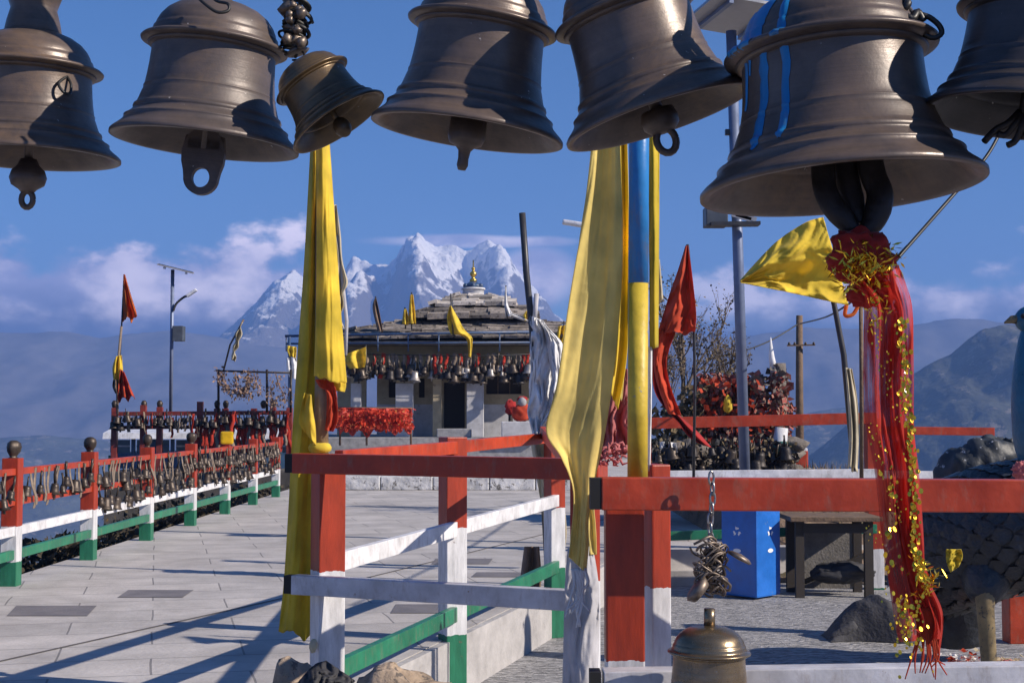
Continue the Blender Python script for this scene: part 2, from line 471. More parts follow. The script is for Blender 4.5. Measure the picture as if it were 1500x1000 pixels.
def snow_mat():
    m = bpy.data.materials.new('snow_rock')
    n, l, b = nodes(m)
    g = n.new('ShaderNodeNewGeometry'); sp = n.new('ShaderNodeSeparateXYZ'); l.new(g.outputs['Normal'], sp.inputs[0])
    tco = n.new('ShaderNodeTexCoord')
    nz = n.new('ShaderNodeTexNoise'); nz.inputs['Scale'].default_value = 0.03; nz.inputs['Detail'].default_value = 10; nz.inputs['Roughness'].default_value = 0.7
    l.new(tco.outputs['Object'], nz.inputs['Vector'])
    s2 = n.new('ShaderNodeSeparateXYZ'); l.new(tco.outputs['Object'], s2.inputs[0])
    hz = n.new('ShaderNodeMapRange'); l.new(s2.outputs['Z'], hz.inputs['Value']); hz.inputs['From Min'].default_value = 230; hz.inputs['From Max'].default_value = 500
    hz.inputs['To Min'].default_value = -0.62; hz.inputs['To Max'].default_value = 0.12  # snow thinned low down so the foot fades as if into haze
    a = n.new('ShaderNodeMath'); a.operation = 'MULTIPLY_ADD'; l.new(nz.outputs[0], a.inputs[0]); a.inputs[1].default_value = 1.1; l.new(sp.outputs['Z'], a.inputs[2])
    a2 = n.new('ShaderNodeMath'); a2.operation = 'ADD'; l.new(a.outputs[0], a2.inputs[0]); l.new(hz.outputs[0], a2.inputs[1])
    mr = n.new('ShaderNodeMapRange'); l.new(a2.outputs[0], mr.inputs['Value']); mr.inputs['From Min'].default_value = 0.86; mr.inputs['From Max'].default_value = 1.02
    mx = n.new('ShaderNodeMix'); mx.data_type = 'RGBA'; l.new(mr.outputs[0], mx.inputs['Factor'])
    mx.inputs['A'].default_value = (0.14, 0.125, 0.125, 1); mx.inputs['B'].default_value = (0.86, 0.85, 0.86, 1)
    l.new(mx.outputs['Result'], b.inputs['Base Color']); b.inputs['Roughness'].default_value = 0.75
    nb = n.new('ShaderNodeTexNoise'); nb.inputs['Scale'].default_value = 0.06; nb.inputs['Detail'].default_value = 8
    l.new(tco.outputs['Object'], nb.inputs['Vector'])
    bp = n.new('ShaderNodeBump'); bp.inputs['Strength'].default_value = 0.7; bp.inputs['Distance'].default_value = 14
    l.new(nb.outputs[0], bp.inputs['Height']); l.new(bp.outputs[0], b.inputs['Normal'])
    return m
M_snow = snow_mat()
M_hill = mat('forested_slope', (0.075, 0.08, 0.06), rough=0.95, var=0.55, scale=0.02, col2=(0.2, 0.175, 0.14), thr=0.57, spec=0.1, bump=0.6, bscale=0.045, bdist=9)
M_hillfar = mat('far_forest', (0.13, 0.12, 0.12), rough=0.95, var=0.35, scale=0.012, spec=0.1, bump=0.2, bscale=0.03, bdist=8)  # base colour lightened in place of thicker haze over the far hills
M_terrain = mat('dry_hillside', (0.07, 0.06, 0.04), rough=0.95, var=0.45, scale=0.6, bump=0.5, bscale=3, bdist=0.2, col2=(0.04, 0.05, 0.025), thr=0.55, spec=0.1)

ridge('mountain', [(300, 520), (352, 470), (385, 440), (405, 415), (420, 402), (432, 396), (445, 408), (470, 425), (492, 424), (508, 402), (522, 388), (532, 380), (545, 386),
     (556, 384), (572, 388), (588, 378), (602, 370), (614, 358), (626, 362), (640, 368), (655, 370), (668, 366), (682, 370), (697, 362), (712, 356), (724, 367),
     (738, 384), (752, 402), (768, 422), (786, 442), (806, 460), (834, 478), (880, 500), (960, 520), (1040, 540)],
     4300, 1150, 590, M_snow, nu=520, nv=150, rough=0.5, fr=2.6, seed=4.3, spur=120, sharp=1.15,
      ribs=((532, .05, .24, 80), (575, -.02, .15, 55), (612, .06, .3, 110), (660, .05, .18, 65), (708, .16, .28, 100), (750, .3, .2, 75)))
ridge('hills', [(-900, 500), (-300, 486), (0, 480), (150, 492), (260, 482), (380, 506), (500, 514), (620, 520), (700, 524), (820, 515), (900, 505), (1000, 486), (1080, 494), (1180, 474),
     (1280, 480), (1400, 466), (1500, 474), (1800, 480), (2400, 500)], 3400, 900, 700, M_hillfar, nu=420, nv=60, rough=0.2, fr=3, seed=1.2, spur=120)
ridge('hills', [(-700, 560), (-300, 600), (0, 640), (70, 634), (160, 644), (300, 660), (500, 690)], 2300, 600, 790, M_hill, nu=160, nv=40, rough=0.15, fr=3, seed=5.1)
ridge('hills', [(880, 690), (1020, 660), (1120, 634), (1185, 606), (1240, 596), (1300, 570), (1400, 556), (1560, 580), (1900, 560)], 2300, 700, 800, M_hill, nu=200, nv=50, rough=0.2, fr=3, seed=6.1, spur=60)
ridge('hills', [(1100, 720), (1180, 668), (1240, 620), (1300, 572), (1340, 545), (1368, 530), (1395, 520), (1415, 503), (1440, 486), (1465, 479), (1500, 476), (1580, 452), (1700, 430), (1900, 400), (2200, 420)],
      1500, 620, 800, M_hill, nu=300, nv=90, rough=0.28, fr=3.2, seed=8.4, spur=120)

# the hillside the terrace stands on, one sheet down to the valley and out to the horizon
def land_z(x, y):
    dl = max(0.0, -x - 4.9); dr = max(0.0, x - 9.0); db = max(0.0, y - 62.0); dn = max(0.0, -y - 6.0)
    d = math.sqrt(dl * dl + dr * dr + db * db + dn * dn)
    z = -0.62 - 0.42 * d if d < 60 else -0.62 - 25.2 - 190 * (1 - math.exp(-(d - 60) / 450.0))
    if d > 0.5: z += min(1.0, d * 0.06) * 1.2 * noise.fractal(Vector((x * 0.12, y * 0.12, 0)), 1.0, 2.0, 4)
    return z
rr = [0.0] + [1.5 * 1.075 ** i for i in range(0, 112)]
vs = []; fs = []; NA = 180
for r_ in rr:
    for k in range(NA):
        a = 2 * math.pi * k / NA
        x, y = r_ * math.sin(a), 14 + r_ * math.cos(a)
        vs.append((x, y, land_z(x, y)))
for i in range(len(rr) - 1):
    for k in range(NA):
        fs.append((i * NA + k, i * NA + (k + 1) % NA, (i + 1) * NA + (k + 1) % NA, (i + 1) * NA + k))
tag(MB().add(vs, fs, True).build('terrain', M_terrain), kind='structure')

# ---------------------------------------------------------------- terrace paving and the lower court
def paving_mat():
    m = bpy.data.materials.new('stone_paving')
    n, l, b = nodes(m)
    tco = n.new('ShaderNodeTexCoord')
    mp = n.new('ShaderNodeMapping'); l.new(tco.outputs['Object'], mp.inputs[0]); mp.inputs['Rotation'].default_value = (0, 0, R(-14))
    nw = n.new('ShaderNodeTexNoise'); nw.inputs['Scale'].default_value = 1.3; l.new(tco.outputs['Object'], nw.inputs['Vector'])
    va = n.new('ShaderNodeVectorMath'); va.operation = 'MULTIPLY_ADD'; l.new(nw.outputs[1], va.inputs[0]); va.inputs[1].default_value = (0.03, 0.03, 0); l.new(mp.outputs[0], va.inputs[2])
    br = n.new('ShaderNodeTexBrick'); l.new(va.outputs[0], br.inputs['Vector'])
    br.inputs['Scale'].default_value = 1.0; br.inputs['Brick Width'].default_value = 1.15; br.inputs['Row Height'].default_value = 0.58
    br.inputs['Mortar Size'].default_value = 0.008; br.inputs['Mortar Smooth'].default_value = 0.3; br.inputs['Bias'].default_value = -0.1
    br.inputs['Color1'].default_value = (0.52, 0.49, 0.47, 1); br.inputs['Color2'].default_value = (0.43, 0.41, 0.4, 1); br.inputs['Mortar'].default_value = (0.24, 0.23, 0.23, 1)
    nz = n.new('ShaderNodeTexNoise'); nz.inputs['Scale'].default_value = 1.6; nz.inputs['Detail'].default_value = 10; nz.inputs['Roughness'].default_value = 0.68
    l.new(tco.outputs['Object'], nz.inputs['Vector'])
    mr = n.new('ShaderNodeMapRange'); l.new(nz.outputs[0], mr.inputs['Value']); mr.inputs['From Min'].default_value = 0.3; mr.inputs['From Max'].default_value = 0.7
    mr.inputs['To Min'].default_value = 0.7; mr.inputs['To Max'].default_value = 1.14
    mu = n.new('ShaderNodeMix'); mu.data_type = 'RGBA'; mu.blend_type = 'MULTIPLY'; mu.inputs['Factor'].default_value = 1
    l.new(br.outputs['Color'], mu.inputs['A']); l.new(mr.outputs[0], mu.inputs['B'])
    l.new(mu.outputs['Result'], b.inputs['Base Color']); b.inputs['Roughness'].default_value = 0.8; b.inputs['Specular IOR Level'].default_value = 0.3
    n4 = n.new('ShaderNodeTexNoise'); n4.inputs['Scale'].default_value = 28; n4.inputs['Detail'].default_value = 6; l.new(tco.outputs['Object'], n4.inputs['Vector'])
    ad = n.new('ShaderNodeMath'); ad.operation = 'MULTIPLY_ADD'; l.new(br.outputs['Fac'], ad.inputs[0]); ad.inputs[1].default_value = -0.6; l.new(n4.outputs[0], ad.inputs[2])
    bp = n.new('ShaderNodeBump'); bp.inputs['Strength'].default_value = 0.35; bp.inputs['Distance'].default_value = 0.012
    l.new(ad.outputs[0], bp.inputs['Height']); l.new(bp.outputs[0], b.inputs['Normal'])
    return m
M_pave = paving_mat()
n_, l_, b_ = nodes(M_pave)                            # old water stains
src_ = b_.inputs['Base Color'].links[0].from_socket
tc_ = n_.new('ShaderNodeTexCoord'); nz_ = n_.new('ShaderNodeTexNoise'); nz_.inputs['Scale'].default_value = 0.55; nz_.inputs['Detail'].default_value = 9; nz_.inputs['Roughness'].default_value = 0.62; nz_.inputs['Distortion'].default_value = 0.8
l_.new(tc_.outputs['Object'], nz_.inputs['Vector'])
mr_ = n_.new('ShaderNodeMapRange'); l_.new(nz_.outputs[0], mr_.inputs['Value']); mr_.inputs['From Min'].default_value = 0.52; mr_.inputs['From Max'].default_value = 0.66; mr_.inputs['To Max'].default_value = 0.45
mx_ = n_.new('ShaderNodeMix'); mx_.data_type = 'RGBA'; l_.new(mr_.outputs[0], mx_.inputs['Factor']); l_.new(src_, mx_.inputs['A']); mx_.inputs['B'].default_value = (0.25, 0.235, 0.22, 1)
l_.new(mx_.outputs['Result'], b_.inputs['Base Color'])

def court_mat():
    m = bpy.data.materials.new('rough_concrete')
    n, l, b = nodes(m)
    tco = n.new('ShaderNodeTexCoord')
    mp = n.new('ShaderNodeMapping'); l.new(tco.outputs['Object'], mp.inputs[0]); mp.inputs['Scale'].default_value = (1, 1.0, 1)
    nw = n.new('ShaderNodeTexNoise'); nw.inputs['Scale'].default_value = 5; nw.inputs['Detail'].default_value = 4; l.new(mp.outputs[0], nw.inputs['Vector'])
    va = n.new('ShaderNodeVectorMath'); va.operation = 'MULTIPLY_ADD'; l.new(nw.outputs[1], va.inputs[0]); va.inputs[1].default_value = (0.22, 0.22, 0); l.new(mp.outputs[0], va.inputs[2])
    wv = n.new('ShaderNodeTexWave'); wv.wave_type = 'BANDS'; wv.bands_direction = 'Y'; wv.inputs['Scale'].default_value = 4.5; wv.inputs['Distortion'].default_value = 7; wv.inputs['Detail'].default_value = 3; wv.inputs['Detail Scale'].default_value = 1.6
    l.new(va.outputs[0], wv.inputs['Vector'])
    nz = n.new('ShaderNodeTexNoise'); nz.inputs['Scale'].default_value = 9; nz.inputs['Detail'].default_value = 10; nz.inputs['Roughness'].default_value = 0.72; l.new(tco.outputs['Object'], nz.inputs['Vector'])
    ad = n.new('ShaderNodeMath'); ad.operation = 'MULTIPLY_ADD'; l.new(wv.outputs['Fac'], ad.inputs[0]); ad.inputs[1].default_value = 0.35; l.new(nz.outputs[0], ad.inputs[2])
    cr = n.new('ShaderNodeMapRange'); l.new(ad.outputs[0], cr.inputs['Value']); cr.inputs['From Min'].default_value = 0.42; cr.inputs['From Max'].default_value = 0.95
    mx = n.new('ShaderNodeMix'); mx.data_type = 'RGBA'; l.new(cr.outputs[0], mx.inputs['Factor'])
    mx.inputs['A'].default_value = (0.12, 0.12, 0.125, 1); mx.inputs['B'].default_value = (0.46, 0.45, 0.455, 1)
    l.new(mx.outputs['Result'], b.inputs['Base Color']); b.inputs['Roughness'].default_value = 0.85
    bp = n.new('ShaderNodeBump'); bp.inputs['Strength'].default_value = 0.8; bp.inputs['Distance'].default_value = 0.035
    l.new(ad.outputs[0], bp.inputs['Height']); l.new(bp.outputs[0], b.inputs['Normal'])
    return m
M_court = court_mat()
FENCE_DIR = Vector((1.36, 4.9, 0)).normalized()
def edge_x(y): return -0.985 + 0.2776 * (y - 7.6)      # the near railing's line along the paving edge
LOWZ = -0.4
def slab(name, poly, z0, z1, m):
    n = len(poly); mb = MB()
    vs = [(x, y, z1) for x, y in poly] + [(x, y, z0) for x, y in poly]
    fs = [tuple(range(n))] + [(i, n + i, n + (i + 1) % n, (i + 1) % n) for i in range(n)] + [tuple(reversed(range(n, 2 * n)))]
    return tag(mb.add(vs, fs).build(name, m), kind='structure')
slab('paving', [(-4.72, -4), (edge_x(-4) - .07, -4), (edge_x(16.2) - .07, 16.2), (9.0, 18.2), (9.0, 60), (-4.72, 60)], -0.75, 0.0, M_pave)
slab('court', [(edge_x(-4) - .066, -4), (9.5, -4), (9.5, 18.19), (edge_x(16.2) - .06, 16.19)], -0.8, LOWZ, M_court)
M_kerb = mat('cement_kerb', (0.4, 0.385, 0.38), rough=.85, var=.25, scale=3, bump=.4, bscale=20)
slab('kerb', [(edge_x(-4) - .066, -4), (edge_x(-4) - .01, -4), (edge_x(16.2) - .01, 16.18), (edge_x(16.2) - .066, 16.18)], LOWZ - .1, -.003, M_kerb)
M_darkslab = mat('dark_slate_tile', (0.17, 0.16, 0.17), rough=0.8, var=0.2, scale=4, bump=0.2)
def ground(px, py, z=0.0):
    k = (P(px, py, 1.0).z - CAM_Z)
    d = (z - CAM_Z) / k
    return P(px, py, d)
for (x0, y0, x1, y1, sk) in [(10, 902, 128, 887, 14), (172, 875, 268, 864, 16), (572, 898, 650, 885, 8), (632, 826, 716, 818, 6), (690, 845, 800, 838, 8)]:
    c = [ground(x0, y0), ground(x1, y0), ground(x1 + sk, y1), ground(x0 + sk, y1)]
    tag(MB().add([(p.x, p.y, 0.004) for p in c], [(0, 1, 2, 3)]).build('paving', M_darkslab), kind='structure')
# thin dark line running across the paving
M_darkline = mat('thin_dark_line', (0.13, 0.12, 0.12), rough=0.9)
def dark_line(a, b, w):
    p, q = ground(*a), ground(*b); t = (q - p).normalized(); s = Vector((-t.y, t.x, 0)) * w
    tag(MB().add([(v.x, v.y, 0.0045) for v in (p - s, q - s, q + s, p + s)], [(0, 1, 2, 3)]).build('paving', M_darkline), kind='structure')
dark_line((-30, 975), (424, 874), 0.014)
dark_line((424, 874), (900, 757), 0.014)

# haze: the air of the valley
hz = MB(); hz.box((0, 0, 150), (10300, 10300, 840))
hm = bpy.data.materials.new('valley_air'); hm.use_nodes = True
hn, hl = hm.node_tree.nodes, hm.node_tree.links
hn.clear()
ho = hn.new('ShaderNodeOutputMaterial'); hv = hn.new('ShaderNodeVolumePrincipled')
hv.inputs['Color'].default_value = (0.21, 0.385, 0.84, 1)
hv.inputs['Density'].default_value = 0.00031
hv.inputs['Anisotropy'].default_value = 0.0
hl.new(hv.outputs[0], ho.inputs['Volume'])
tag(hz.build('haze', hm), kind='stuff')
# ================================================================ painted railings
M_red = paint('red_paint', RED)
M_rededge = paint('bright_red_paint', (0.44, 0.05, 0.014))
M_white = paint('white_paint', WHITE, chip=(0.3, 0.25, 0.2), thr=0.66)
M_white_shade = paint('shaded_white_paint', (0.5, 0.5, 0.53), chip=(0.28, 0.2, 0.15), thr=0.64)  # white paint greyed, the shade of the rail faces put into its colour
M_green = paint('green_paint', GREEN)
M_black = mat('black_tube_end', (0.008, 0.008, 0.009), rough=0.7)
M_wood = mat('weathered_wood', (0.15, 0.1, 0.065), rough=0.8, var=0.4, scale=9, bump=0.4)
M_bamboo = mat('bamboo', (0.28, 0.2, 0.12), rough=0.55, var=0.3, scale=7, bump=0.2)
M_brass = mat('dark_brass', (0.2, 0.13, 0.06), rough=0.38, metal=0.8, var=0.35, scale=20)
M_dull = mat('tarnished_bell_metal', (0.065, 0.05, 0.04), rough=0.45, metal=0.5, var=0.45, scale=14)
M_pale = mat('weathered_thread', (0.22, 0.17, 0.13), rough=0.9, var=0.35, scale=30)

def post(parent, x, y, z0, z1, w, m, rz=0.0, dep=None):
    return MB().box((x, y, (z0 + z1) / 2), (w, dep or w, z1 - z0), rz=rz, bev=0.006).build('post', m, parent)
def rail(parent, a, b, w, h, m, name='rail'):
    return MB().bar(a, b, w, h, bev=0.004).build(name, m, parent)

# ---- long railing along the left edge of the terrace
M_band_left = band_mat('left_post_paint', 0.53, 0.215)
fl = thing('railing', 'long red, white and green railing hung with bells at the left', 'railing', (-4.5, 12.9, 0))
LEFT_Y = [8.2, 10.53, 12.86, 15.2, 17.6, 20.0, 22.4, 24.8, 27.2]
for y in LEFT_Y:
    p_ = post(fl, -4.5, y, -0.3, 1.14, 0.145, M_band_left, dep=0.15)
for k in range(len(LEFT_Y) - 1):
    y0, y1 = LEFT_Y[k] + .076, LEFT_Y[k + 1] - .076
    for z, h, m in ((1.02, 0.06, M_red), (0.75, 0.06, M_red), (0.49, 0.085, M_white), (0.28, 0.085, M_green)):
        if z == 0.75 and k in (4, 7): continue
        rail(fl, (-4.47, y0, z), (-4.47, y1, z), 0.05, h, m)

# ---- near railing: corner post, two posts going away from us, rails on both sides
M_band_A = band_mat('corner_post_paint', 0.695, 0.14)
M_band_B = band_mat('middle_post_paint', 0.755, 0.04)
M_band_C = band_mat('end_post_paint', 0.72, 0.2)
A = Vector((-0.978, 7.6, 0)); B = Vector((-0.405, 9.75, 0)); Cc = Vector((0.372, 12.5, 0)); D = Vector((0.36, 7.04, 0))
fn = thing('railing', 'near red, white and green railing turning a corner beside the long yellow flag', 'railing', (A.x, A.y, 0))
rot = R(27)
post(fn, A.x, A.y, LOWZ, 1.285, 0.145, M_band_A, rz=rot)
post(fn, B.x, B.y, LOWZ, 1.37, 0.15, M_band_B, rz=rot)
post(fn, Cc.x, Cc.y, LOWZ, 1.36, 0.14, M_band_C, rz=rot)
fd = (Cc - A).normalized(); sd = Vector((fd.y, -fd.x, 0))
for (p, q, e0, e1, dz0, dz1) in ((A, B, 0.06, 0.075, 0.0, 0.015), (B, Cc, 0.075, 0.07, 0.02, 0.05)):
    a_, b_ = p + fd * e0 + sd * 0.035, q - fd * e1 + sd * 0.035
    for z, h, m in ((1.285, 0.085, M_rededge), (0.735, 0.10, M_white), (0.165, 0.10, M_green)):
        rail(fn, a_ + Vector((0, 0, z + dz0)), b_ + Vector((0, 0, z + dz1)), 0.05, h, m)
# end piece of the red rail that comes back towards us
rail(fn, P(795, 632, 12.3), P(838, 680, 7.35), 0.05, 0.09, M_rededge)
# the two front rails, square tube with a black open end
dd = (D - A).normalized(); off = Vector((dd.y, -dd.x, 0)) * 0.12
for (z, h, m) in ((1.262, 0.105, M_red), (0.628, 0.10, M_white_shade)):
    a_ = A - dd * 0.13 + off + Vector((0, 0, z)); b_ = D + off * 0.8 + Vector((0, 0, z - 0.01))
    r_ = rail(fn, a_, b_, 0.075, h, m)
    MB().bar(a_ - dd * 0.045, a_ + dd * 0.002, 0.070, h - 0.006).build('tube_end', M_black, r_)
post(fn, D.x, D.y, LOWZ, 1.24, 0.12, M_band_A, rz=R(-20))

# ---- right railing close to us
M_band_R = band_mat('right_post_paint', 0.72, 0.1)
fr_ = thing('railing', 'heavy red rail crossing the lower right, with a broad red post', 'railing', (0.4, 4.6, 0))
yR = 4.5; sR = yR / FPX
zr = P(1150, 722, yR).z; zw = P(1000, 1002, yR).z
r_ = rail(fr_, (P(880, 722, yR).x, yR, zr), (2.3, yR, zr - 0.012), 0.09, 47 * sR, M_red)
MB().box((P(872, 722, yR).x, yR, zr), (0.034, 0.084, 45 * sR)).build('tube_end', M_black, r_)
r_ = rail(fr_, (P(884, 1002, yR).x, yR + .02, zw), (2.3, yR + .02, zw + 0.03), 0.09, 40 * sR, M_white_shade)
MB().box((P(872, 1002, yR).x, yR + .02, zw), (0.034, 0.084, 38 * sR)).build('tube_end', M_black, r_)
px0 = P(914, 800, 4.66)
MB().box((px0.x, 4.66, (LOWZ + zr + .02) / 2), (0.125, 0.10, zr + .02 - LOWZ), bev=0.006).build('post', M_band_R, fr_)
px1 = P(958, 800, 4.86)
MB().box((px1.x, 4.86, (LOWZ + zr + .08) / 2), (0.07, 0.12, zr + .08 - LOWZ), rz=R(20), bev=0.006).build('post', band_mat('rear_post_paint', 0.93, 0.1), fr_)
post(fr_, 2.2, 4.66, LOWZ, zr, 0.12, M_band_R)
# short red rail going back from the post to the near railing's end
rail(fr_, (0.26, 4.8, zr + 0.03), (0.46, 7.3, zr - 0.03), 0.06, 0.09, M_rededge)

# ---- far railing behind the court
fe = thing('railing', 'thin red, white and green railing beyond the court, beside the blue bin', 'railing', (3.0, 16.0, LOWZ))
M_band_E = band_mat('far_post_paint', 0.45, 0.02)
dE = 15.9
e0, e1 = P(940, 620, dE - .05), P(1284, 612, dE - .05)
rail(fe, e0, e1, 0.06, 0.125, M_red)
rail(fe, P(940, 696, dE - .05), P(1284, 693, dE - .05), 0.06, 0.10, M_white)
rail(fe, P(940, 786, dE - .05), P(1284, 774, dE - .05), 0.06, 0.10, M_green)
pE = P(1282, 700, dE); post(fe, pE.x, dE + .07, LOWZ, 1.50, 0.17, M_band_E)
pE2 = P(1453, 700, dE); post(fe, pE2.x, dE + .07, LOWZ, 1.38, 0.09, M_band_E)
rail(fe, P(1294, 630, dE), P(1456, 632, dE), 0.06, 0.09, M_red)
rail(fe, P(1294, 697, dE), P(1500, 699, dE), 0.06, 0.12, M_white)
pE3 = P(945, 700, dE); post(fe, pE3.x, dE + .07, LOWZ, 1.44, 0.14, M_band_E)
pE4 = P(1512, 700, dE); post(fe, pE4.x, dE + .07, LOWZ, 1.0, 0.12, M_band_E)

# ---- small bells tied to things, three meshes shared by all copies
def small_bell_mesh(kind):
    mb = MB()
    if kind == 0:
        mb.lathe([(0.0, 0.0), (0.04, -0.005), (0.05, -0.03), (0.052, -0.07), (0.06, -0.10), (0.075, -0.115), (0.066, -0.118), (0.045, -0.10), (0.0, -0.06)], 12)
        mb.tube([(0, 0, 0.1), (0, 0, 0)], 0.008, 6); mb.tube([(0, 0, -0.06), (0, 0, -0.14)], [0.008, 0.014], 6)
    elif kind == 1:
        mb.lathe([(0.0, 0.0), (0.026, -0.005), (0.033, -0.03), (0.034, -0.06), (0.055, -0.09), (0.048, -0.09), (0.0, -0.05)], 10)
        mb.tube([(0, 0, 0.14), (0.01, 0, 0.07), (0, 0, 0)], 0.012, 6); mb.tube([(0, 0, -0.05), (0, 0, -0.12)], [0.006, 0.01], 6)
    else:
        pts = [(0, 0, 0.06), (0.012, 0.01, -0.02), (-0.008, 0.0, -0.1), (0.014, -0.006, -0.2), (0.0, 0.0, -0.26)]
        for i in range(len(pts) - 1):
            a_, b_ = Vector(pts[i]), Vector(pts[i + 1])
            w = 0.026
            mb.add([a_ + Vector((-w, 0, 0)), a_ + Vector((w, 0.01, 0)), b_ + Vector((w, 0.01, 0)), b_ + Vector((-w, 0, 0)),
                    a_ + Vector((-w, .006, 0)), a_ + Vector((w, .016, 0)), b_ + Vector((w, .016, 0)), b_ + Vector((-w, .006, 0))],
                   [(0, 1, 2, 3), (7, 6, 5, 4), (0, 3, 7, 4), (1, 5, 6, 2)], True)
    return mb
M_ribred = cloth_mat('red_ribbon_cloth', (0.5, 0.05, 0.03), 0.3)
PROTO = {}
def hang(kind, loc, s, label, cat, group, m, name=None, rz=None):
    key = (kind, m.name)
    nm = name or ('small_bell' if kind < 2 else 'ribbon')
    if key not in PROTO:
        o = small_bell_mesh(kind).build(nm, m); PROTO[key] = o.data
    else:
        o = bpy.data.objects.new(nm, PROTO[key]); COL.objects.link(o)
    o.location = loc; o.scale = (s, s, s)
    o.rotation_euler = (rnd.uniform(-.18, .18), rnd.uniform(-.18, .18), rnd.uniform(0, 6.28) if rz is None else rz)
    return tag(o, label, cat, group)
LB = 'small tarnished bell tied to the long left railing'
LR = 'pale tied ribbon hanging from the long left railing'
for k in range(1, len(LEFT_Y) - 1):
    y0, y1 = LEFT_Y[k], LEFT_Y[k + 1]
    n = 22 if k > 2 else 18
    for i in range(n):
        y = y0 + (y1 - y0) * (i + 0.5 + rnd.uniform(-.3, .3)) / n
        if rnd.random() < 0.5:
            hang(rnd.choice((0, 1)), (-4.43, y, 0.955 - rnd.random() * 0.16), rnd.uniform(0.8, 1.25), LB, 'bell', 'small bells tied along the left railing', M_dull)
        else:
            hang(2, (-4.435, y, 0.97), rnd.uniform(0.8, 1.2), LR, 'ribbon', 'ribbons tied along the left railing', M_pale, rz=R(80))
for k in range(3, len(LEFT_Y) - 1):
    for i in range(9):
        hang(rnd.choice((0, 1)), (-4.43, LEFT_Y[k] + 2.35 * (i + rnd.random()) / 9, 0.70 - rnd.random() * .1), rnd.uniform(0.8, 1.3), LB, 'bell', 'small bells tied along the left railing', M_dull)
# round bells standing on the post tops
for i, y in enumerate(LEFT_Y[1:7]):
    mb = MB()
    mb.lathe([(0.0, 0.16), (0.03, 0.156), (0.058, 0.135), (0.066, 0.10), (0.06, 0.06), (0.04, 0.03), (0.03, 0.01), (0.05, 0.0), (0.0, 0.0)], 18, M=Matrix.Translation((-4.5, y, 1.14)), wob=0.3, seed=i)
    o = mb.build('post_bell', M_dull)
    tag(o, ['round dark bell on the top of a left railing post', ][0], 'bell', 'round bells on the left railing posts')
# yellow cloth on one post
o = MB().box((-4.48, 22.4, 1.19), (0.2, 0.2, 0.2), rz=0.2, bev=0.03).build('tied_cloth', cloth_mat('yellow_scrap', (0.75, 0.48, 0.02)))
tag(o, 'small yellow cloth tied round the top of a left railing post', 'cloth')
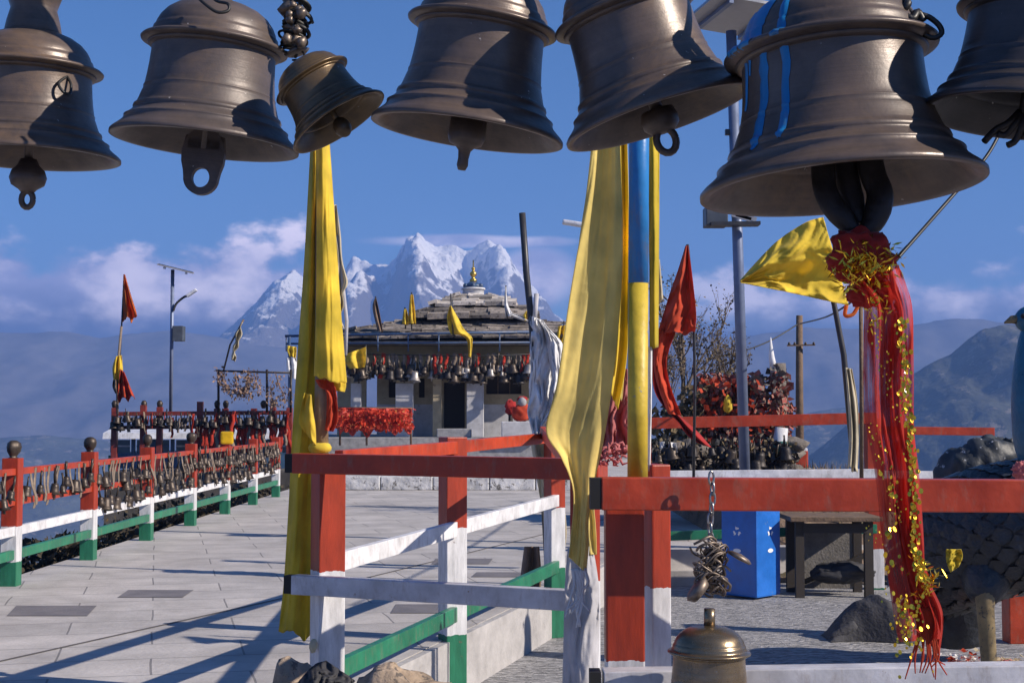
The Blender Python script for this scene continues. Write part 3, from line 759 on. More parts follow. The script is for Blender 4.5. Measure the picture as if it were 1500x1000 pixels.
# ================================================================ the row of big temple bells
def bell_mat(name, col, metal=0.75, rough=0.34, patina=(0.05, 0.045, 0.045), pthr=0.58):
    m = bpy.data.materials.new(name)
    n, l, b = nodes(m)
    tco = n.new('ShaderNodeTexCoord')
    nz = n.new('ShaderNodeTexNoise'); nz.inputs['Scale'].default_value = 9; nz.inputs['Detail'].default_value = 10; nz.inputs['Roughness'].default_value = 0.7
    l.new(tco.outputs['Object'], nz.inputs['Vector'])
    mp = n.new('ShaderNodeMapping'); mp.inputs['Scale'].default_value = (2, 2, 60); l.new(tco.outputs['Object'], mp.inputs[0])
    ln = n.new('ShaderNodeTexNoise'); ln.inputs['Scale'].default_value = 2.2; ln.inputs['Detail'].default_value = 6; ln.inputs['Roughness'].default_value = 0.7
    l.new(mp.outputs[0], ln.inputs['Vector'])           # lathe-turned rings
    mr = n.new('ShaderNodeMapRange'); l.new(nz.outputs[0], mr.inputs['Value']); mr.inputs['From Min'].default_value = pthr - 0.2; mr.inputs['From Max'].default_value = pthr + 0.12
    mx = n.new('ShaderNodeMix'); mx.data_type = 'RGBA'; l.new(mr.outputs[0], mx.inputs['Factor']); mx.inputs['A'].default_value = (*col, 1); mx.inputs['B'].default_value = (*patina, 1)
    mr2 = n.new('ShaderNodeMapRange'); l.new(ln.outputs[0], mr2.inputs['Value']); mr2.inputs['From Min'].default_value = 0.3; mr2.inputs['From Max'].default_value = 0.7
    mr2.inputs['To Min'].default_value = 0.86; mr2.inputs['To Max'].default_value = 1.14
    mu = n.new('ShaderNodeMix'); mu.data_type = 'RGBA'; mu.blend_type = 'MULTIPLY'; mu.inputs['Factor'].default_value = 1
    l.new(mx.outputs['Result'], mu.inputs['A']); l.new(mr2.outputs[0], mu.inputs['B'])
    sp = n.new('ShaderNodeTexNoise'); sp.inputs['Scale'].default_value = 75; sp.inputs['Detail'].default_value = 3; l.new(tco.outputs['Object'], sp.inputs['Vector'])
    mr4 = n.new('ShaderNodeMapRange'); l.new(sp.outputs[0], mr4.inputs['Value']); mr4.inputs['From Min'].default_value = 0.735; mr4.inputs['From Max'].default_value = 0.76
    mx4 = n.new('ShaderNodeMix'); mx4.data_type = 'RGBA'; l.new(mr4.outputs[0], mx4.inputs['Factor']); l.new(mu.outputs['Result'], mx4.inputs['A']); mx4.inputs['B'].default_value = (0.4, 0.37, 0.35, 1)
    pn = n.new('ShaderNodeTexNoise'); pn.inputs['Scale'].default_value = 4.2; pn.inputs['Detail'].default_value = 11; pn.inputs['Roughness'].default_value = 0.75; pn.inputs['Distortion'].default_value = 0.6
    oi = n.new('ShaderNodeObjectInfo'); of = n.new('ShaderNodeVectorMath'); of.operation = 'ADD'; l.new(tco.outputs['Object'], of.inputs[0]); rs = n.new('ShaderNodeVectorMath'); rs.operation = 'SCALE'; rs.inputs[0].default_value = (31, 17, 23); l.new(oi.outputs['Random'], rs.inputs['Scale']); l.new(rs.outputs[0], of.inputs[1]); l.new(of.outputs[0], pn.inputs['Vector'])
    pr = n.new('ShaderNodeMapRange'); l.new(pn.outputs[0], pr.inputs['Value']); pr.inputs['From Min'].default_value = 0.54; pr.inputs['From Max'].default_value = 0.68; pr.inputs['To Max'].default_value = 0.6
    pm = n.new('ShaderNodeMix'); pm.data_type = 'RGBA'; l.new(pr.outputs[0], pm.inputs['Factor']); l.new(mx4.outputs['Result'], pm.inputs['A']); pm.inputs['B'].default_value = (col[0] * 1.5, col[1] * 1.3, col[2] * .95, 1)
    l.new(pm.outputs['Result'], b.inputs['Base Color'])
    b.inputs['Metallic'].default_value = metal
    mr3 = n.new('ShaderNodeMapRange'); l.new(nz.outputs[0], mr3.inputs['Value']); mr3.inputs['From Min'].default_value = 0.3; mr3.inputs['From Max'].default_value = 0.7
    mr3.inputs['To Min'].default_value = rough - 0.06; mr3.inputs['To Max'].default_value = rough + 0.14
    l.new(mr3.outputs[0], b.inputs['Roughness'])
    ad = n.new('ShaderNodeMath'); ad.operation = 'MULTIPLY_ADD'; l.new(ln.outputs[0], ad.inputs[0]); ad.inputs[1].default_value = 0.22; l.new(nz.outputs[0], ad.inputs[2])
    bp = n.new('ShaderNodeBump'); bp.inputs['Strength'].default_value = 0.22; bp.inputs['Distance'].default_value = 0.006
    l.new(ad.outputs[0], bp.inputs['Height']); l.new(bp.outputs[0], b.inputs['Normal'])
    return m
M_bell = bell_mat('dark_bronze', (0.132, 0.102, 0.09), metal=0.15, rough=0.39, patina=(0.062, 0.053, 0.053))
M_bell2 = bell_mat('brown_bronze', (0.15, 0.11, 0.088), metal=0.15, rough=0.33, patina=(0.062, 0.05, 0.048))
M_bell3 = bell_mat('golden_bronze', (0.17, 0.115, 0.06), patina=(0.06, 0.045, 0.035), rough=0.3, metal=0.45)
M_bell4 = bell_mat('polished_brass', (0.30, 0.225, 0.14), patina=(0.16, 0.12, 0.08), rough=0.24, metal=0.8)
M_bell5 = bell_mat('blackened_bronze', (0.07, 0.06, 0.06), patina=(0.03, 0.03, 0.035), rough=0.35, metal=0.25)
M_iron = mat('dark_iron', (0.035, 0.03, 0.03), rough=0.5, metal=0.5, var=0.4, scale=20, bump=0.2)
M_wire = mat('twisted_wire', (0.2, 0.16, 0.13), rough=0.45, metal=0.6, var=0.5, scale=30)
M_wiredark = mat('black_wire', (0.02, 0.02, 0.02), rough=0.5)
M_bluedrip = paint('blue_paint_drips', (0.015, 0.2, 0.48), rough=0.35)

OUT = [(1.0, 0.0), (1.0, 0.035), (0.975, 0.065), (0.93, 0.105), (0.885, 0.15), (0.865, 0.19), (0.868, 0.215), (0.835, 0.235), (0.80, 0.27), (0.778, 0.30), (0.785, 0.325), (0.778, 0.35), (0.755, 0.365), (0.735, 0.42), (0.712, 0.50),
       (0.708, 0.512), (0.70, 0.53), (0.697, 0.56), (0.699, 0.572), (0.69, 0.585), (0.675, 0.70), (0.662, 0.84), (0.655, 0.98), (0.655, 1.05), (0.68, 1.07), (0.745, 1.085), (0.775, 1.10), (0.782, 1.12), (0.765, 1.14), (0.70, 1.16), (0.675, 1.175),
       (0.668, 1.21), (0.66, 1.25), (0.64, 1.275), (0.632, 1.31), (0.60, 1.38), (0.54, 1.46), (0.45, 1.53), (0.33, 1.585), (0.2, 1.61), (0.1, 1.62), (0.0, 1.622)]
def bell_profile(sz=1.0, sr=1.0, flange=1.0):
    out = []
    for r, z in OUT:
        if 1.06 < z < 1.165: r = 0.66 + (r - 0.66) * flange
        if z > 0.3 and sr != 1: r = r * (1 + (sr - 1) * min(1, (z - 0.3) / 0.4))
        out.append((r, z * sz))
    inn = [(max(0.0, r - 0.075 - 0.02 * (1 - r)), z - 0.05 * sz) for r, z in out if 0.3 * sz < z]
    lip = [(0.0, 1.5 * sz)] + [p for p in reversed(inn) if p[1] < 1.45 * sz and p[0] > 0.05] + [(0.80, 0.14 * sz), (0.90, 0.03 * sz), (0.945, 0.0)]
    return lip + out
def dense(prof, k=2):
    """extra rings so that the turned profile shades smoothly but keeps its ridges"""
    o = []
    for (a, b) in zip(prof[:-1], prof[1:]):
        o += [(a[0] + (b[0] - a[0]) * t / k, a[1] + (b[1] - a[1]) * t / k) for t in range(k)]
    return o + [prof[-1]]

BEAM_Z, BEAM_Y = 2.62, 2.5
def big_bell(label, cx, cy, w, d, roll, pitch, m, clapper, sz=1.0, sr=1.0, flange=1.0, crown='loop', group='big bells hanging from the beam', hang_to=True):
    c = P(cx, cy, d); Rr = w / 2 * d / FPX
    rot = (R(pitch), R(roll), 0)
    t = thing('hanging_bell', label, 'bell', c, group, rot)
    mb = MB(); mb.lathe([(r * Rr, z * Rr) for r, z in dense(bell_profile(sz, sr, flange))], 72)
    body = mb.build('bell_body', m, t, local=True)
    Mr = Matrix.Translation(c) @ t.rotation_euler.to_matrix().to_4x4()
    H = 1.62 * sz * Rr
    if crown == 'loop':
        mb = MB()
        mb.lathe([(0.0, H - .02), (0.16 * Rr, H - 0.004), (0.13 * Rr, H + 0.05 * Rr), (0.1 * Rr, H + 0.1 * Rr), (0.0, H + 0.1 * Rr)], 24)
        mb.tube([Vector((0.16 * Rr * math.cos(a), 0, H + 0.24 * Rr + 0.16 * Rr * math.sin(a))) for a in [k * 2 * math.pi / 16 for k in range(17)]], 0.05 * Rr, 8, cap=False)
        mb.build('crown_loop', m, t, local=True); topz = H + 0.38 * Rr
    elif crown == 'vase':
        mb = MB()
        mb.lathe([(0.0, H - .03), (0.34 * Rr, H - 0.03), (0.29 * Rr, H + 0.1 * Rr), (0.25 * Rr, H + 0.25 * Rr), (0.30 * Rr, H + 0.40 * Rr), (0.33 * Rr, H + 0.43 * Rr), (0.44 * Rr, H + 0.50 * Rr), (0.46 * Rr, H + 0.58 * Rr),
                  (0.50 * Rr, H + 0.66 * Rr), (0.50 * Rr, H + 0.74 * Rr), (0.3 * Rr, H + 0.85 * Rr), (0.1 * Rr, H + 0.95 * Rr), (0, H + 0.95 * Rr)], 32)
        mb.build('crown_stem', m, t, local=True); topz = H + 0.9 * Rr
    else:
        topz = H - 0.01
    # clapper
    mb = MB()
    if clapper == 'ball':
        mb.tube([(0, 0, 0.5 * Rr), (0, 0, -0.05 * Rr)], 0.05 * Rr, 10)
        mb.lathe([(r * Rr, z * Rr) for r, z in [(0.0, 0.0), (0.09, -0.01), (0.12, -0.08), (0.18, -0.14), (0.205, -0.22), (0.18, -0.30), (0.1, -0.35), (0.075, -0.38), (0.0, -0.38)]], 24)
        mb.tube([Vector((0.065 * Rr * math.cos(a), 0, -0.46 * Rr + 0.09 * Rr * math.sin(a))) for a in [k * 2 * math.pi / 14 for k in range(15)]], 0.035 * Rr, 8, cap=False)
    elif clapper == 'eye':
        mb.tube([(0, 0, 0.6 * Rr), (0, 0, -0.05 * Rr)], 0.06 * Rr, 10)
        # flat forged plate with a round eye
        ring = 28; th = 0.05 * Rr; vs = []; fs = []
        cz = -0.36 * Rr
        for k in range(ring):
            a = 2 * math.pi * k / ring
            ro = (0.185 if math.sin(a) < 0.2 else 0.185 + 0.15 * (math.sin(a) - 0.2)) * Rr
            zz = cz + ro * math.sin(a) + (0.24 * Rr * max(0, math.sin(a)) ** 1.5)
            xx = ro * math.cos(a) * (1 + 0.3 * max(0, math.sin(a)))
            for y in (-th, th):
                vs.append((xx, y, zz)); vs.append((0.095 * Rr * math.cos(a), y, cz + 0.105 * Rr * math.sin(a)))
        for k in range(ring):
            i, j = k * 4, ((k + 1) % ring) * 4
            fs += [(i, i + 1, j + 1, j), (i + 2, j + 2, j + 3, i + 3), (i, j, j + 2, i + 2), (i + 1, i + 3, j + 3, j + 1)]
        mb.add(vs, fs)
        mb.box((0, 0, 0.0), (0.44 * Rr, 0.1 * Rr, 0.2 * Rr), bev=0.05 * Rr)
    elif clapper == 'peg':
        mb.tube([(0, 0, 0.6 * Rr), (0, 0, 0.1 * Rr)], 0.07 * Rr, 10)
        mb.lathe([(r * Rr, z * Rr) for r, z in [(0.0, 0.16), (0.19, 0.15), (0.195, -0.04), (0.17, -0.11), (0.1, -0.14), (0.065, -0.18), (0.055, -0.26), (0.06, -0.33), (0.04, -0.38), (0.0, -0.385)]], 20)
    elif clapper == 'ring':
        mb.tube([(0, 0, 0.6 * Rr), (0, 0, 0.0)], 0.07 * Rr, 10)
        mb.lathe([(r * Rr, z * Rr) for r, z in [(0.0, 0.1), (0.17, 0.09), (0.2, 0.0), (0.19, -0.08), (0.12, -0.15), (0.0, -0.16)]], 20)
        mb.tube([Vector((0.1 * Rr * math.cos(a), 0, -0.24 * Rr + 0.13 * Rr * math.sin(a))) for a in [k * 2 * math.pi / 16 for k in range(17)]], 0.04 * Rr, 8, cap=False)
    elif clapper == 'knob':
        mb.tube([(0, 0, 0.6 * Rr), (0, 0, -0.1 * Rr)], 0.06 * Rr, 10)
        mb.ball((0, 0, -0.1 * Rr), 0.17 * Rr, 16, 10, (1, 1, 1.2))
    elif clapper == 'straps':
        # two broad forged straps and a tongue between them, closing below the rim
        def strap(pts, w, th):
            q = resample(pts, 20); vs = []; fs = []
            for i in range(20):
                t_ = (q[min(i + 1, 19)] - q[max(i - 1, 0)]).normalized(); sx = t_.cross(Vector((0, 1, 0))).normalized(); ww = w * (1 - .45 * max(0, i - 12) / 7)
                for k in range(10):
                    a = 2 * math.pi * k / 10; vs.append(q[i] + sx * ww * math.cos(a) + Vector((0, 1, 0)) * th * math.sin(a))
            for i in range(19):
                for k in range(10): fs.append((i * 10 + k, i * 10 + (k + 1) % 10, (i + 1) * 10 + (k + 1) % 10, (i + 1) * 10 + k))
            fs += [tuple(range(9, -1, -1)), tuple(range(190, 200))]; mb.add(vs, fs, True)
        U = Rr
        strap([(-.10 * U, -.1 * U, .5 * U), (-.15 * U, -.12 * U, .1 * U), (-.13 * U, -.16 * U, -.1 * U), (-.02 * U, -.16 * U, -.27 * U), (.05 * U, -.14 * U, -.34 * U)], .085 * U, .05 * U)
        strap([(.17 * U, -.06 * U, .5 * U), (.20 * U, -.1 * U, .1 * U), (.23 * U, -.14 * U, -.08 * U), (.17 * U, -.15 * U, -.26 * U), (.08 * U, -.14 * U, -.35 * U)], .095 * U, .06 * U)
        strap([(.03 * U, 0, .5 * U), (.04 * U, -.03 * U, .1 * U), (.06 * U, -.06 * U, -.1 * U), (.09 * U, -.08 * U, -.26 * U)], .085 * U, .06 * U)
    elif clapper == 'rags':
        mb.tube([(0, 0, 0.6 * Rr), (0, 0, -0.1 * Rr)], 0.06 * Rr, 10)
        for k in range(6):
            x = (k - 2.5) * 0.07 * Rr
            mb.tube(resample([(x * .3, 0, 0.05 * Rr), (x, -.01, -0.1 * Rr), (x * 1.5, 0.0, -0.16 * Rr - 0.04 * Rr * (k % 3)), (x * 1.7 - .01, 0, -0.3 * Rr + 0.1 * Rr * (k % 2))], 9), [0.035 * Rr] * 9, 7)
    if clapper: mb.build('clapper', M_iron if clapper in ('straps', 'rags') else m, t, local=True)
    if hang_to:
        # wire from the crown up to the overhead pipe, in the bell's own axes
        tp = Mr @ Vector((0, 0, topz)); bm_ = Vector((tp.x + rnd.uniform(-.02, .02), BEAM_Y, BEAM_Z))
        inv = Mr.inverted()
        MB().tube([inv @ tp, inv @ ((tp + bm_) / 2), inv @ bm_], 0.008, 7).build('hanging_wire', M_wire, t, local=True)
    return t, Rr, Mr, H

b1, _, _, _ = big_bell('leftmost dark bell with a vase-shaped stem on top and a ball clapper', 42, 232, 264, 2.75, 1.5, 1.5, M_bell2, 'ball', sz=0.88, crown='vase')
b2, R2, M2, H2 = big_bell('dark bell with a flat clapper ending in a round eye hole', 300, 212, 276, 2.62, 5.5, 1.0, M_bell, 'eye', sz=0.95)
b3, R3, M3, H3 = big_bell('smallest brassy bell, sharply tilted between two large dark bells', 497, 180, 157, 2.5, -33, -2, M_bell3, 'knob', sz=0.86, crown='none', hang_to=False)
b4, R4, M4, H4 = big_bell('dark bell with a stubby peg clapper above the snow mountain', 684, 196, 286, 2.45, 8.3, 2.0, M_bell2, 'peg', sz=1.0)
b5, R5, M5, H5 = big_bell('dark bell tilted to the left, ring clapper over the blue pole', 966, 174, 285, 2.33, -17, 0, M_bell2, 'ring', sz=1.03)
b6, R6, M6, H6 = big_bell('largest bell, streaked with blue paint, red cloth tied to its clapper', 1233, 278, 416, 2.15, -3.4, -2.5, M_bell2, 'straps', sz=0.89, sr=0.97)
b7, R7, M7, H7 = big_bell('blackened bell at the right edge with loose rags for a clapper', 1500, 172, 296, 2.06, 8, 0, M_bell5, 'rags', sz=0.97)

# wire loops left hanging on some bells
def wire_loop(parent, pts, r, m=M_wiredark, name='wire_loop'):
    inv = (Matrix.Translation(parent.location) @ parent.rotation_euler.to_matrix().to_4x4()).inverted()
    MB().tube([inv @ Vector(p) for p in resample(pts, 26)], r, 6).build(name, m, parent, local=True)
f = 0.86
wire_loop(b2, [P(285, -8, 2.47), P(300, 6, 2.452), P(318, 18, 2.445), P(334, 16, 2.45), P(334, 6, 2.455), P(318, 2, 2.47), P(306, -10, 2.49)], 0.003)
wire_loop(b1, [P(98, 112, 2.68), P(86, 122, 2.655), P(92, 134, 2.65), P(102, 138, 2.66), P(104, 124, 2.67), P(98, 112, 2.68)], 0.0028)
wire_loop(b6, [P(1310, -10, 2.110), P(1330, 14, 2.080), P(1348, 34, 2.070), P(1352, 48, 2.070), P(1366, 56, 2.070), P(1379, 50, 2.070), P(1376, 38, 2.070), P(1362, 26, 2.070), P(1350, 22, 2.070)], 0.0042)
wire_loop(b6, [P(1318, -8, 2.120), P(1330, 4, 2.070), P(1322, 18, 2.070), P(1336, 28, 2.060), P(1344, 18, 2.070), P(1352, 32, 2.070)], 0.006)

# blue paint run down the left of the largest bell
prof6 = [(r * R6, z * R6) for r, z in dense(bell_profile(0.89, 0.97))]
prof6 = prof6[next(i for i, p in enumerate(prof6) if abs(p[0] - R6) < 1e-6):]
def drip(a0, w0, w1, z0, z1, sd):
    """strip of paint lying on the outside of the bell, angle a0 about its axis"""
    pr = [p for p in prof6 if z0 * .89 * R6 <= p[1] <= z1 * .89 * R6]
    vs = []; fs = []; K = 5
    for i, (r, z) in enumerate(pr):
        tt = i / (len(pr) - 1)
        w = (w0 + (w1 - w0) * tt) * (1 + 0.45 * noise.noise(Vector((z * 60 + sd, sd, 0)))) * min(1, 0.35 + i / 5)
        ac = a0 + 0.035 * noise.noise(Vector((z * 26, sd, 4)))
        for k in range(K):
            a = ac + w * (k / (K - 1) - .5); bulge = 0.0022 * (1 - abs(2 * k / (K - 1) - 1)) + 0.0007
            vs.append(((r + bulge) * math.cos(a), (r + bulge) * math.sin(a), z + bulge * .5))
    for i in range(len(pr) - 1):
        for k in range(K - 1): fs.append((i * K + k, i * K + k + 1, (i + 1) * K + k + 1, (i + 1) * K + k))
    return vs, fs
mb = MB()
for a0, w0, w1, z0, z1, sd in ((R(228), .085, .11, .3, 1.5, 1), (R(211), .12, .13, .24, 1.05, 2), (R(205), .09, .4, 1.02, 1.52, 3), (R(196), .05, .3, .9, 1.45, 4), (R(190), .06, .12, .62, 1.2, 5)):
    mb.add(*drip(a0, w0, w1, z0, z1, sd), True)
mb.build('paint_drips', M_bluedrip, b6, local=True)

# knotted wire bundle that holds the small tilted bell
t = thing('wire_bundle', 'bundle of twisted wire and rag tied above the smallest bell', 'wire', P(432, 30, 2.62))
mb = MB()
mb.tube(resample([P(436, 80, 2.6), P(430, 56, 2.6), P(432, 30, 2.6), P(424, 6, 2.6), P(430, -60, 2.6), P(432, -190, 2.52)], 24), [0.018 + 0.008 * math.sin(i * 2.1) for i in range(16)] + [0.012] * 8, 9)
mb.build('core', M_wire, t)
mb = MB()
for k in range(26):
    py = rnd.uniform(-14, 74); px = 431 + 6 * math.sin(py * .06) + rnd.uniform(-5, 5); r0 = rnd.uniform(10, 20); a0 = rnd.uniform(0, 6)
    pts = [P(px + r0 * math.cos(a0 + j * .75), py + r0 * .55 * math.sin(a0 + j * .75 + .4) + j, 2.6 + r0 * .0011 * math.sin(a0 + j * .75)) for j in range(8)]
    mb.tube(resample(pts, 18), rnd.uniform(.0016, .0042), 5)
mb.build('coil', M_wiredark, t)
mb = MB()
for k in range(9):
    mb.ball(P(430 + rnd.uniform(-14, 16), rnd.uniform(-8, 70), 2.57), rnd.uniform(.006, .012), 8, 6, amp=.4, seed=k)
mb.build('knot', M_wire, t)

# ---- polished bell hanging on a chain from the right red rail
b8, R8, M8, H8 = big_bell('polished brass bell on a short chain at the bottom of the picture', 1038, 1042, 150, 4.3, 1, 0, M_bell4, 'knob', sz=1.02, sr=1.06, flange=0.8, crown='none', group='bells on the right rail', hang_to=False)
b8['group'] = ''
del b8['group']
mb = MB(); mb.tube([(0, 0, H8 - .01), (0, 0, H8 + 0.05)], 0.017, 14); mb.build('crown_stem', M_bell4, b8, local=True)
t = thing('chain', 'short steel chain with a knot of wire holding the polished brass bell', 'chain', P(1042, 700, 4.42))
mb = MB()
yy = 700
k = 0
while yy < 795:
    c = P(1042 + 2 * math.sin(k), yy, 4.41); a = k * math.pi / 2 + .4
    L = 0.021
    pts = [c + Vector((0.009 * math.cos(q) * math.cos(a), 0.009 * math.cos(q) * math.sin(a), L * math.sin(q))) for q in [j * 2 * math.pi / 12 for j in range(13)]]
    mb.tube(pts, 0.0038, 6, cap=False); yy += 15; k += 1
mb.build('links', mat('steel_links', (0.35, 0.34, 0.33), rough=0.3, metal=0.9), t)
mb = MB()
for k in range(60):
    cx_, cy_ = 1042 + rnd.uniform(-12, 12), rnd.uniform(800, 864); r0 = rnd.uniform(6, 18); a0 = rnd.uniform(0, 6)
    fl = rnd.uniform(-1.2, 1.2); pts = [P(cx_ + r0 * math.cos(a0 + j * .7) + rnd.uniform(-2, 2), cy_ + r0 * .8 * math.sin(a0 + j * .7 + fl) + rnd.uniform(-2, 2), 4.36 + r0 * .0018 * math.sin(a0 + j * .8)) for j in range(7)]
    mb.tube(resample(pts, 16), rnd.uniform(.0018, .0048), 5)
mb.build('wire_knot', M_wire, t)
for q in (0, 1):
  mb = MB()
  if q == 0: mb.lathe([(0.0, .012), (.03, .008), (.042, 0.0), (.036, -.006), (0, -.008)], 14, M=Matrix.Translation(P(1083, 816, 4.36)) @ Matrix.Rotation(.5, 4, 'Y'))
  else: mb.lathe([(0.0, .012), (.035, .008), (.045, 0.0), (.036, -.02), (0, -.024)], 14, M=Matrix.Translation(P(1020, 862, 4.33)) @ Matrix.Rotation(-.9, 4, 'Y'))
  mb.build('tag', M_wire, t)

# overhead pipe the bells hang from, above the picture
t = thing('bell_frame', 'overhead steel pipe frame the big temple bells hang from', 'frame', (0, BEAM_Y, LOWZ))
MB().tube([(-2.6, BEAM_Y, BEAM_Z), (2.9, BEAM_Y, BEAM_Z)], 0.03, 14).build('beam', M_iron, t)
for x in (-2.6, 2.9): MB().tube([(x, BEAM_Y, LOWZ), (x, BEAM_Y, BEAM_Z)], 0.035, 14).build('upright', M_iron, t)
# ================================================================ cloths, flags and their poles
C_yellow = cloth_mat('yellow_cloth', (0.88, 0.68, 0.08), 0.42)
C_yellow_shade = cloth_mat('shaded_side_yellow_cloth', (0.66, 0.5, 0.045), 0.3)  # the yellow cloth with its shade put into a darker colour
C_pale = cloth_mat('pale_yellow_satin', (0.87, 0.72, 0.26), 0.42)
C_cream = cloth_mat('cream_cloth', (0.72, 0.64, 0.46), 0.35)
C_white = cloth_mat('white_cloth', (0.82, 0.82, 0.83), 0.2)
C_grey = cloth_mat('greyish_white_cloth', (0.55, 0.54, 0.56), 0.2)
C_red = cloth_mat('red_cloth', (0.64, 0.09, 0.04), 0.42)
C_redd = cloth_mat('crimson_cloth', (0.45, 0.035, 0.03), 0.3)
C_pink = cloth_mat('faded_pink_cloth', (0.6, 0.2, 0.2), 0.3)
C_orange = cloth_mat('orange_cloth', (0.7, 0.19, 0.04), 0.5)
C_brown = cloth_mat('weathered_brown_cloth', (0.25, 0.17, 0.12), 0.25)
M_poleblue = paint('blue_pole_paint', (0.02, 0.19, 0.5), thr=0.68, chip=(0.3, 0.28, 0.25))
M_steel = mat('galvanised_blue_steel', (0.17, 0.21, 0.32), rough=0.45, metal=0.3, var=0.2, scale=4)
M_darkpole = mat('dark_painted_pole', (0.035, 0.035, 0.04), rough=0.45, var=0.3, scale=6)
M_tinsel = mat('gold_tinsel', (0.85, 0.55, 0.05), rough=0.22, metal=0.85, var=0.3, scale=60)
M_silver = mat('silver_foil', (0.8, 0.78, 0.72), rough=0.2, metal=0.9, var=0.2, scale=60)

def pole(parent, pts, r, m, name='pole', seg=12):
    return MB().tube(pts, r, seg).build(name, m, parent)

# ---- long yellow flag on a bamboo pole at the corner post
t = thing('flag', 'long yellow flag hanging beside the corner post, hem folded over its bamboo pole', 'flag', P(470, 940, 7.45))
pole(t, [P(470, 668, 7.72), P(471, 560, 7.72), P(470, 300, 7.76), P(470, 170, 7.76)], [0.042, 0.036, 0.032, 0.028], M_bamboo)
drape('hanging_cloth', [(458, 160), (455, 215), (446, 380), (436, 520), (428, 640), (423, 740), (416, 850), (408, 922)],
      [(470, 160), (474, 215), (478, 380), (482, 520), (470, 640), (466, 740), (463, 850), (461, 936)], 7.74, C_yellow_shade, t, rows=90, cols=40, folds=1.6, amp=0.02, seed=1.3, hem=6, curl=0.05, crumple=0.012)
drape('folded_cloth', [(464, 165), (463, 215), (464, 330), (463, 450), (460, 553)],
      [(479, 165), (483, 215), (491, 330), (499, 450), (508, 560)], 7.62, C_yellow, t, rows=80, cols=40, folds=0.7, amp=0.014, seed=4.4, hem=4, curl=0.06, crumple=0.006)
drape('inner_cloth', [(478, 540), (486, 560), (490, 572)], [(502, 545), (507, 562), (505, 574)], 7.7, C_yellow, t, rows=12, cols=10, folds=1, amp=0.01, seed=2)
drape('loose_fold', [(446, 575), (440, 600), (438, 618), (446, 632)], [(456, 578), (458, 600), (462, 625), (463, 652)], 7.66, C_yellow, t, rows=24, cols=12, folds=1, amp=0.02, seed=6)
drape('red_cloth', [(462, 556), (468, 566), (478, 575), (478, 610), (476, 630)], [(486, 556), (492, 570), (494, 590), (495, 615), (488, 632)], 7.68, C_red, t, rows=30, cols=20, folds=1.3, amp=0.012, seed=3, crumple=0.015)
mb = MB(); mb.lathe([(0.04, 0.0), (0.062, 0.012), (0.066, 0.03), (0.055, 0.048), (0.04, 0.055)], 18, M=Matrix.Translation(P(470, 663, 7.72)), wob=.25)
mb.build('knot', C_yellow, t)
MB().ball(P(459, 945, 7.5), .022, 10, 8, (1, 1, 1.6), amp=.3).build('tassel', C_cream, t)

# pale torn streamer behind it
t = thing('flag', 'frayed pale streamer blowing behind the long yellow flag', 'flag', P(496, 480, 16))
pole(t, [P(506, 520, 16), P(508, 470, 16), P(494, 345, 16)], 0.02, C_grey)
drape('streamer', [(488, 300), (490, 380), (493, 440), (498, 478)], [(492, 300), (506, 395), (502, 440), (503, 482)], 16, C_cream, t, rows=40, cols=10, folds=1.5, amp=0.06, seed=2.2, wav=7)

# ---- large pale yellow flag beside the blue and yellow pole
t = thing('flag', 'large pale yellow flag tapering to a frayed knot beside the blue and yellow pole', 'flag', P(850, 830, 5.0))
drape('cloth', [(868, 90), (866, 215), (852, 330), (834, 440), (816, 560), (800, 630), (822, 670), (840, 720), (836, 790), (833, 815)],
      [(902, 90), (908, 215), (912, 330), (909, 440), (897, 560), (885, 640), (872, 700), (862, 760), (862, 800), (858, 838)], 4.72, C_pale, t, rows=90, cols=44, folds=1.2, amp=0.014, seed=5.0, crumple=0.007)
drape('back_fold', [(898, 90), (902, 215), (904, 330), (898, 420), (890, 520), (888, 560)], [(914, 90), (919, 215), (921, 330), (920, 420), (918, 520), (905, 600)], 4.9, C_yellow, t, rows=50, cols=14, folds=1.2, amp=0.02, seed=2.9)
mb = MB()
for k in range(9):
    x0 = 848 + rnd.uniform(-9, 9)
    mb.tube(resample([P(x0, 832, 4.72), P(x0 + rnd.uniform(-8, 10), 855, 4.71), P(x0 + rnd.uniform(-12, 16), 875, 4.71), P(x0 + rnd.uniform(-12, 18), rnd.uniform(885, 925), 4.7)], 12), [0.007 - 0.0004 * i for i in range(12)], 6)
mb.build('frayed_end', C_white, t)

t = thing('flag_pole', 'round pole painted blue above and yellow below, standing on the red post', 'pole', P(935, 695, 4.7))
pole(t, [P(937, 60, 4.7), P(935, 415, 4.7)], 0.0335, M_poleblue, 'upper_pole', 20)
M_yp = mat('yellow_pole_paint', (0.55, 0.4, 0.035), rough=0.45, var=0.3, scale=8, col2=(0.05, 0.16, 0.36), thr=0.62, bump=.1)
pole(t, [P(935, 415, 4.7), P(934, 600, 4.7), P(934, 700, 4.7)], 0.0337, M_yp, 'lower_pole', 20)
t = thing('flag', 'narrow yellow strip of cloth hanging just right of the blue and yellow pole', 'flag', P(958, 512, 4.8))
drape('strip', [(950, 100), (950, 215), (951, 360), (952, 512)], [(965, 100), (966, 215), (965, 360), (964, 508)], 4.82, C_yellow_shade, t, rows=40, cols=10, folds=1, amp=0.015, seed=8)
drape('white_edge', [(950, 508), (950, 600), (948, 690)], [(955, 508), (954, 600), (952, 690)], 4.82, C_white, t, rows=20, cols=6, folds=.7, amp=0.008, seed=1)
drape('white_tip', [(962, 380), (963, 420), (964, 450)], [(966, 380), (970, 425), (971, 437)], 4.86, C_cream, t, rows=14, cols=6, folds=.7, amp=0.008, seed=1)

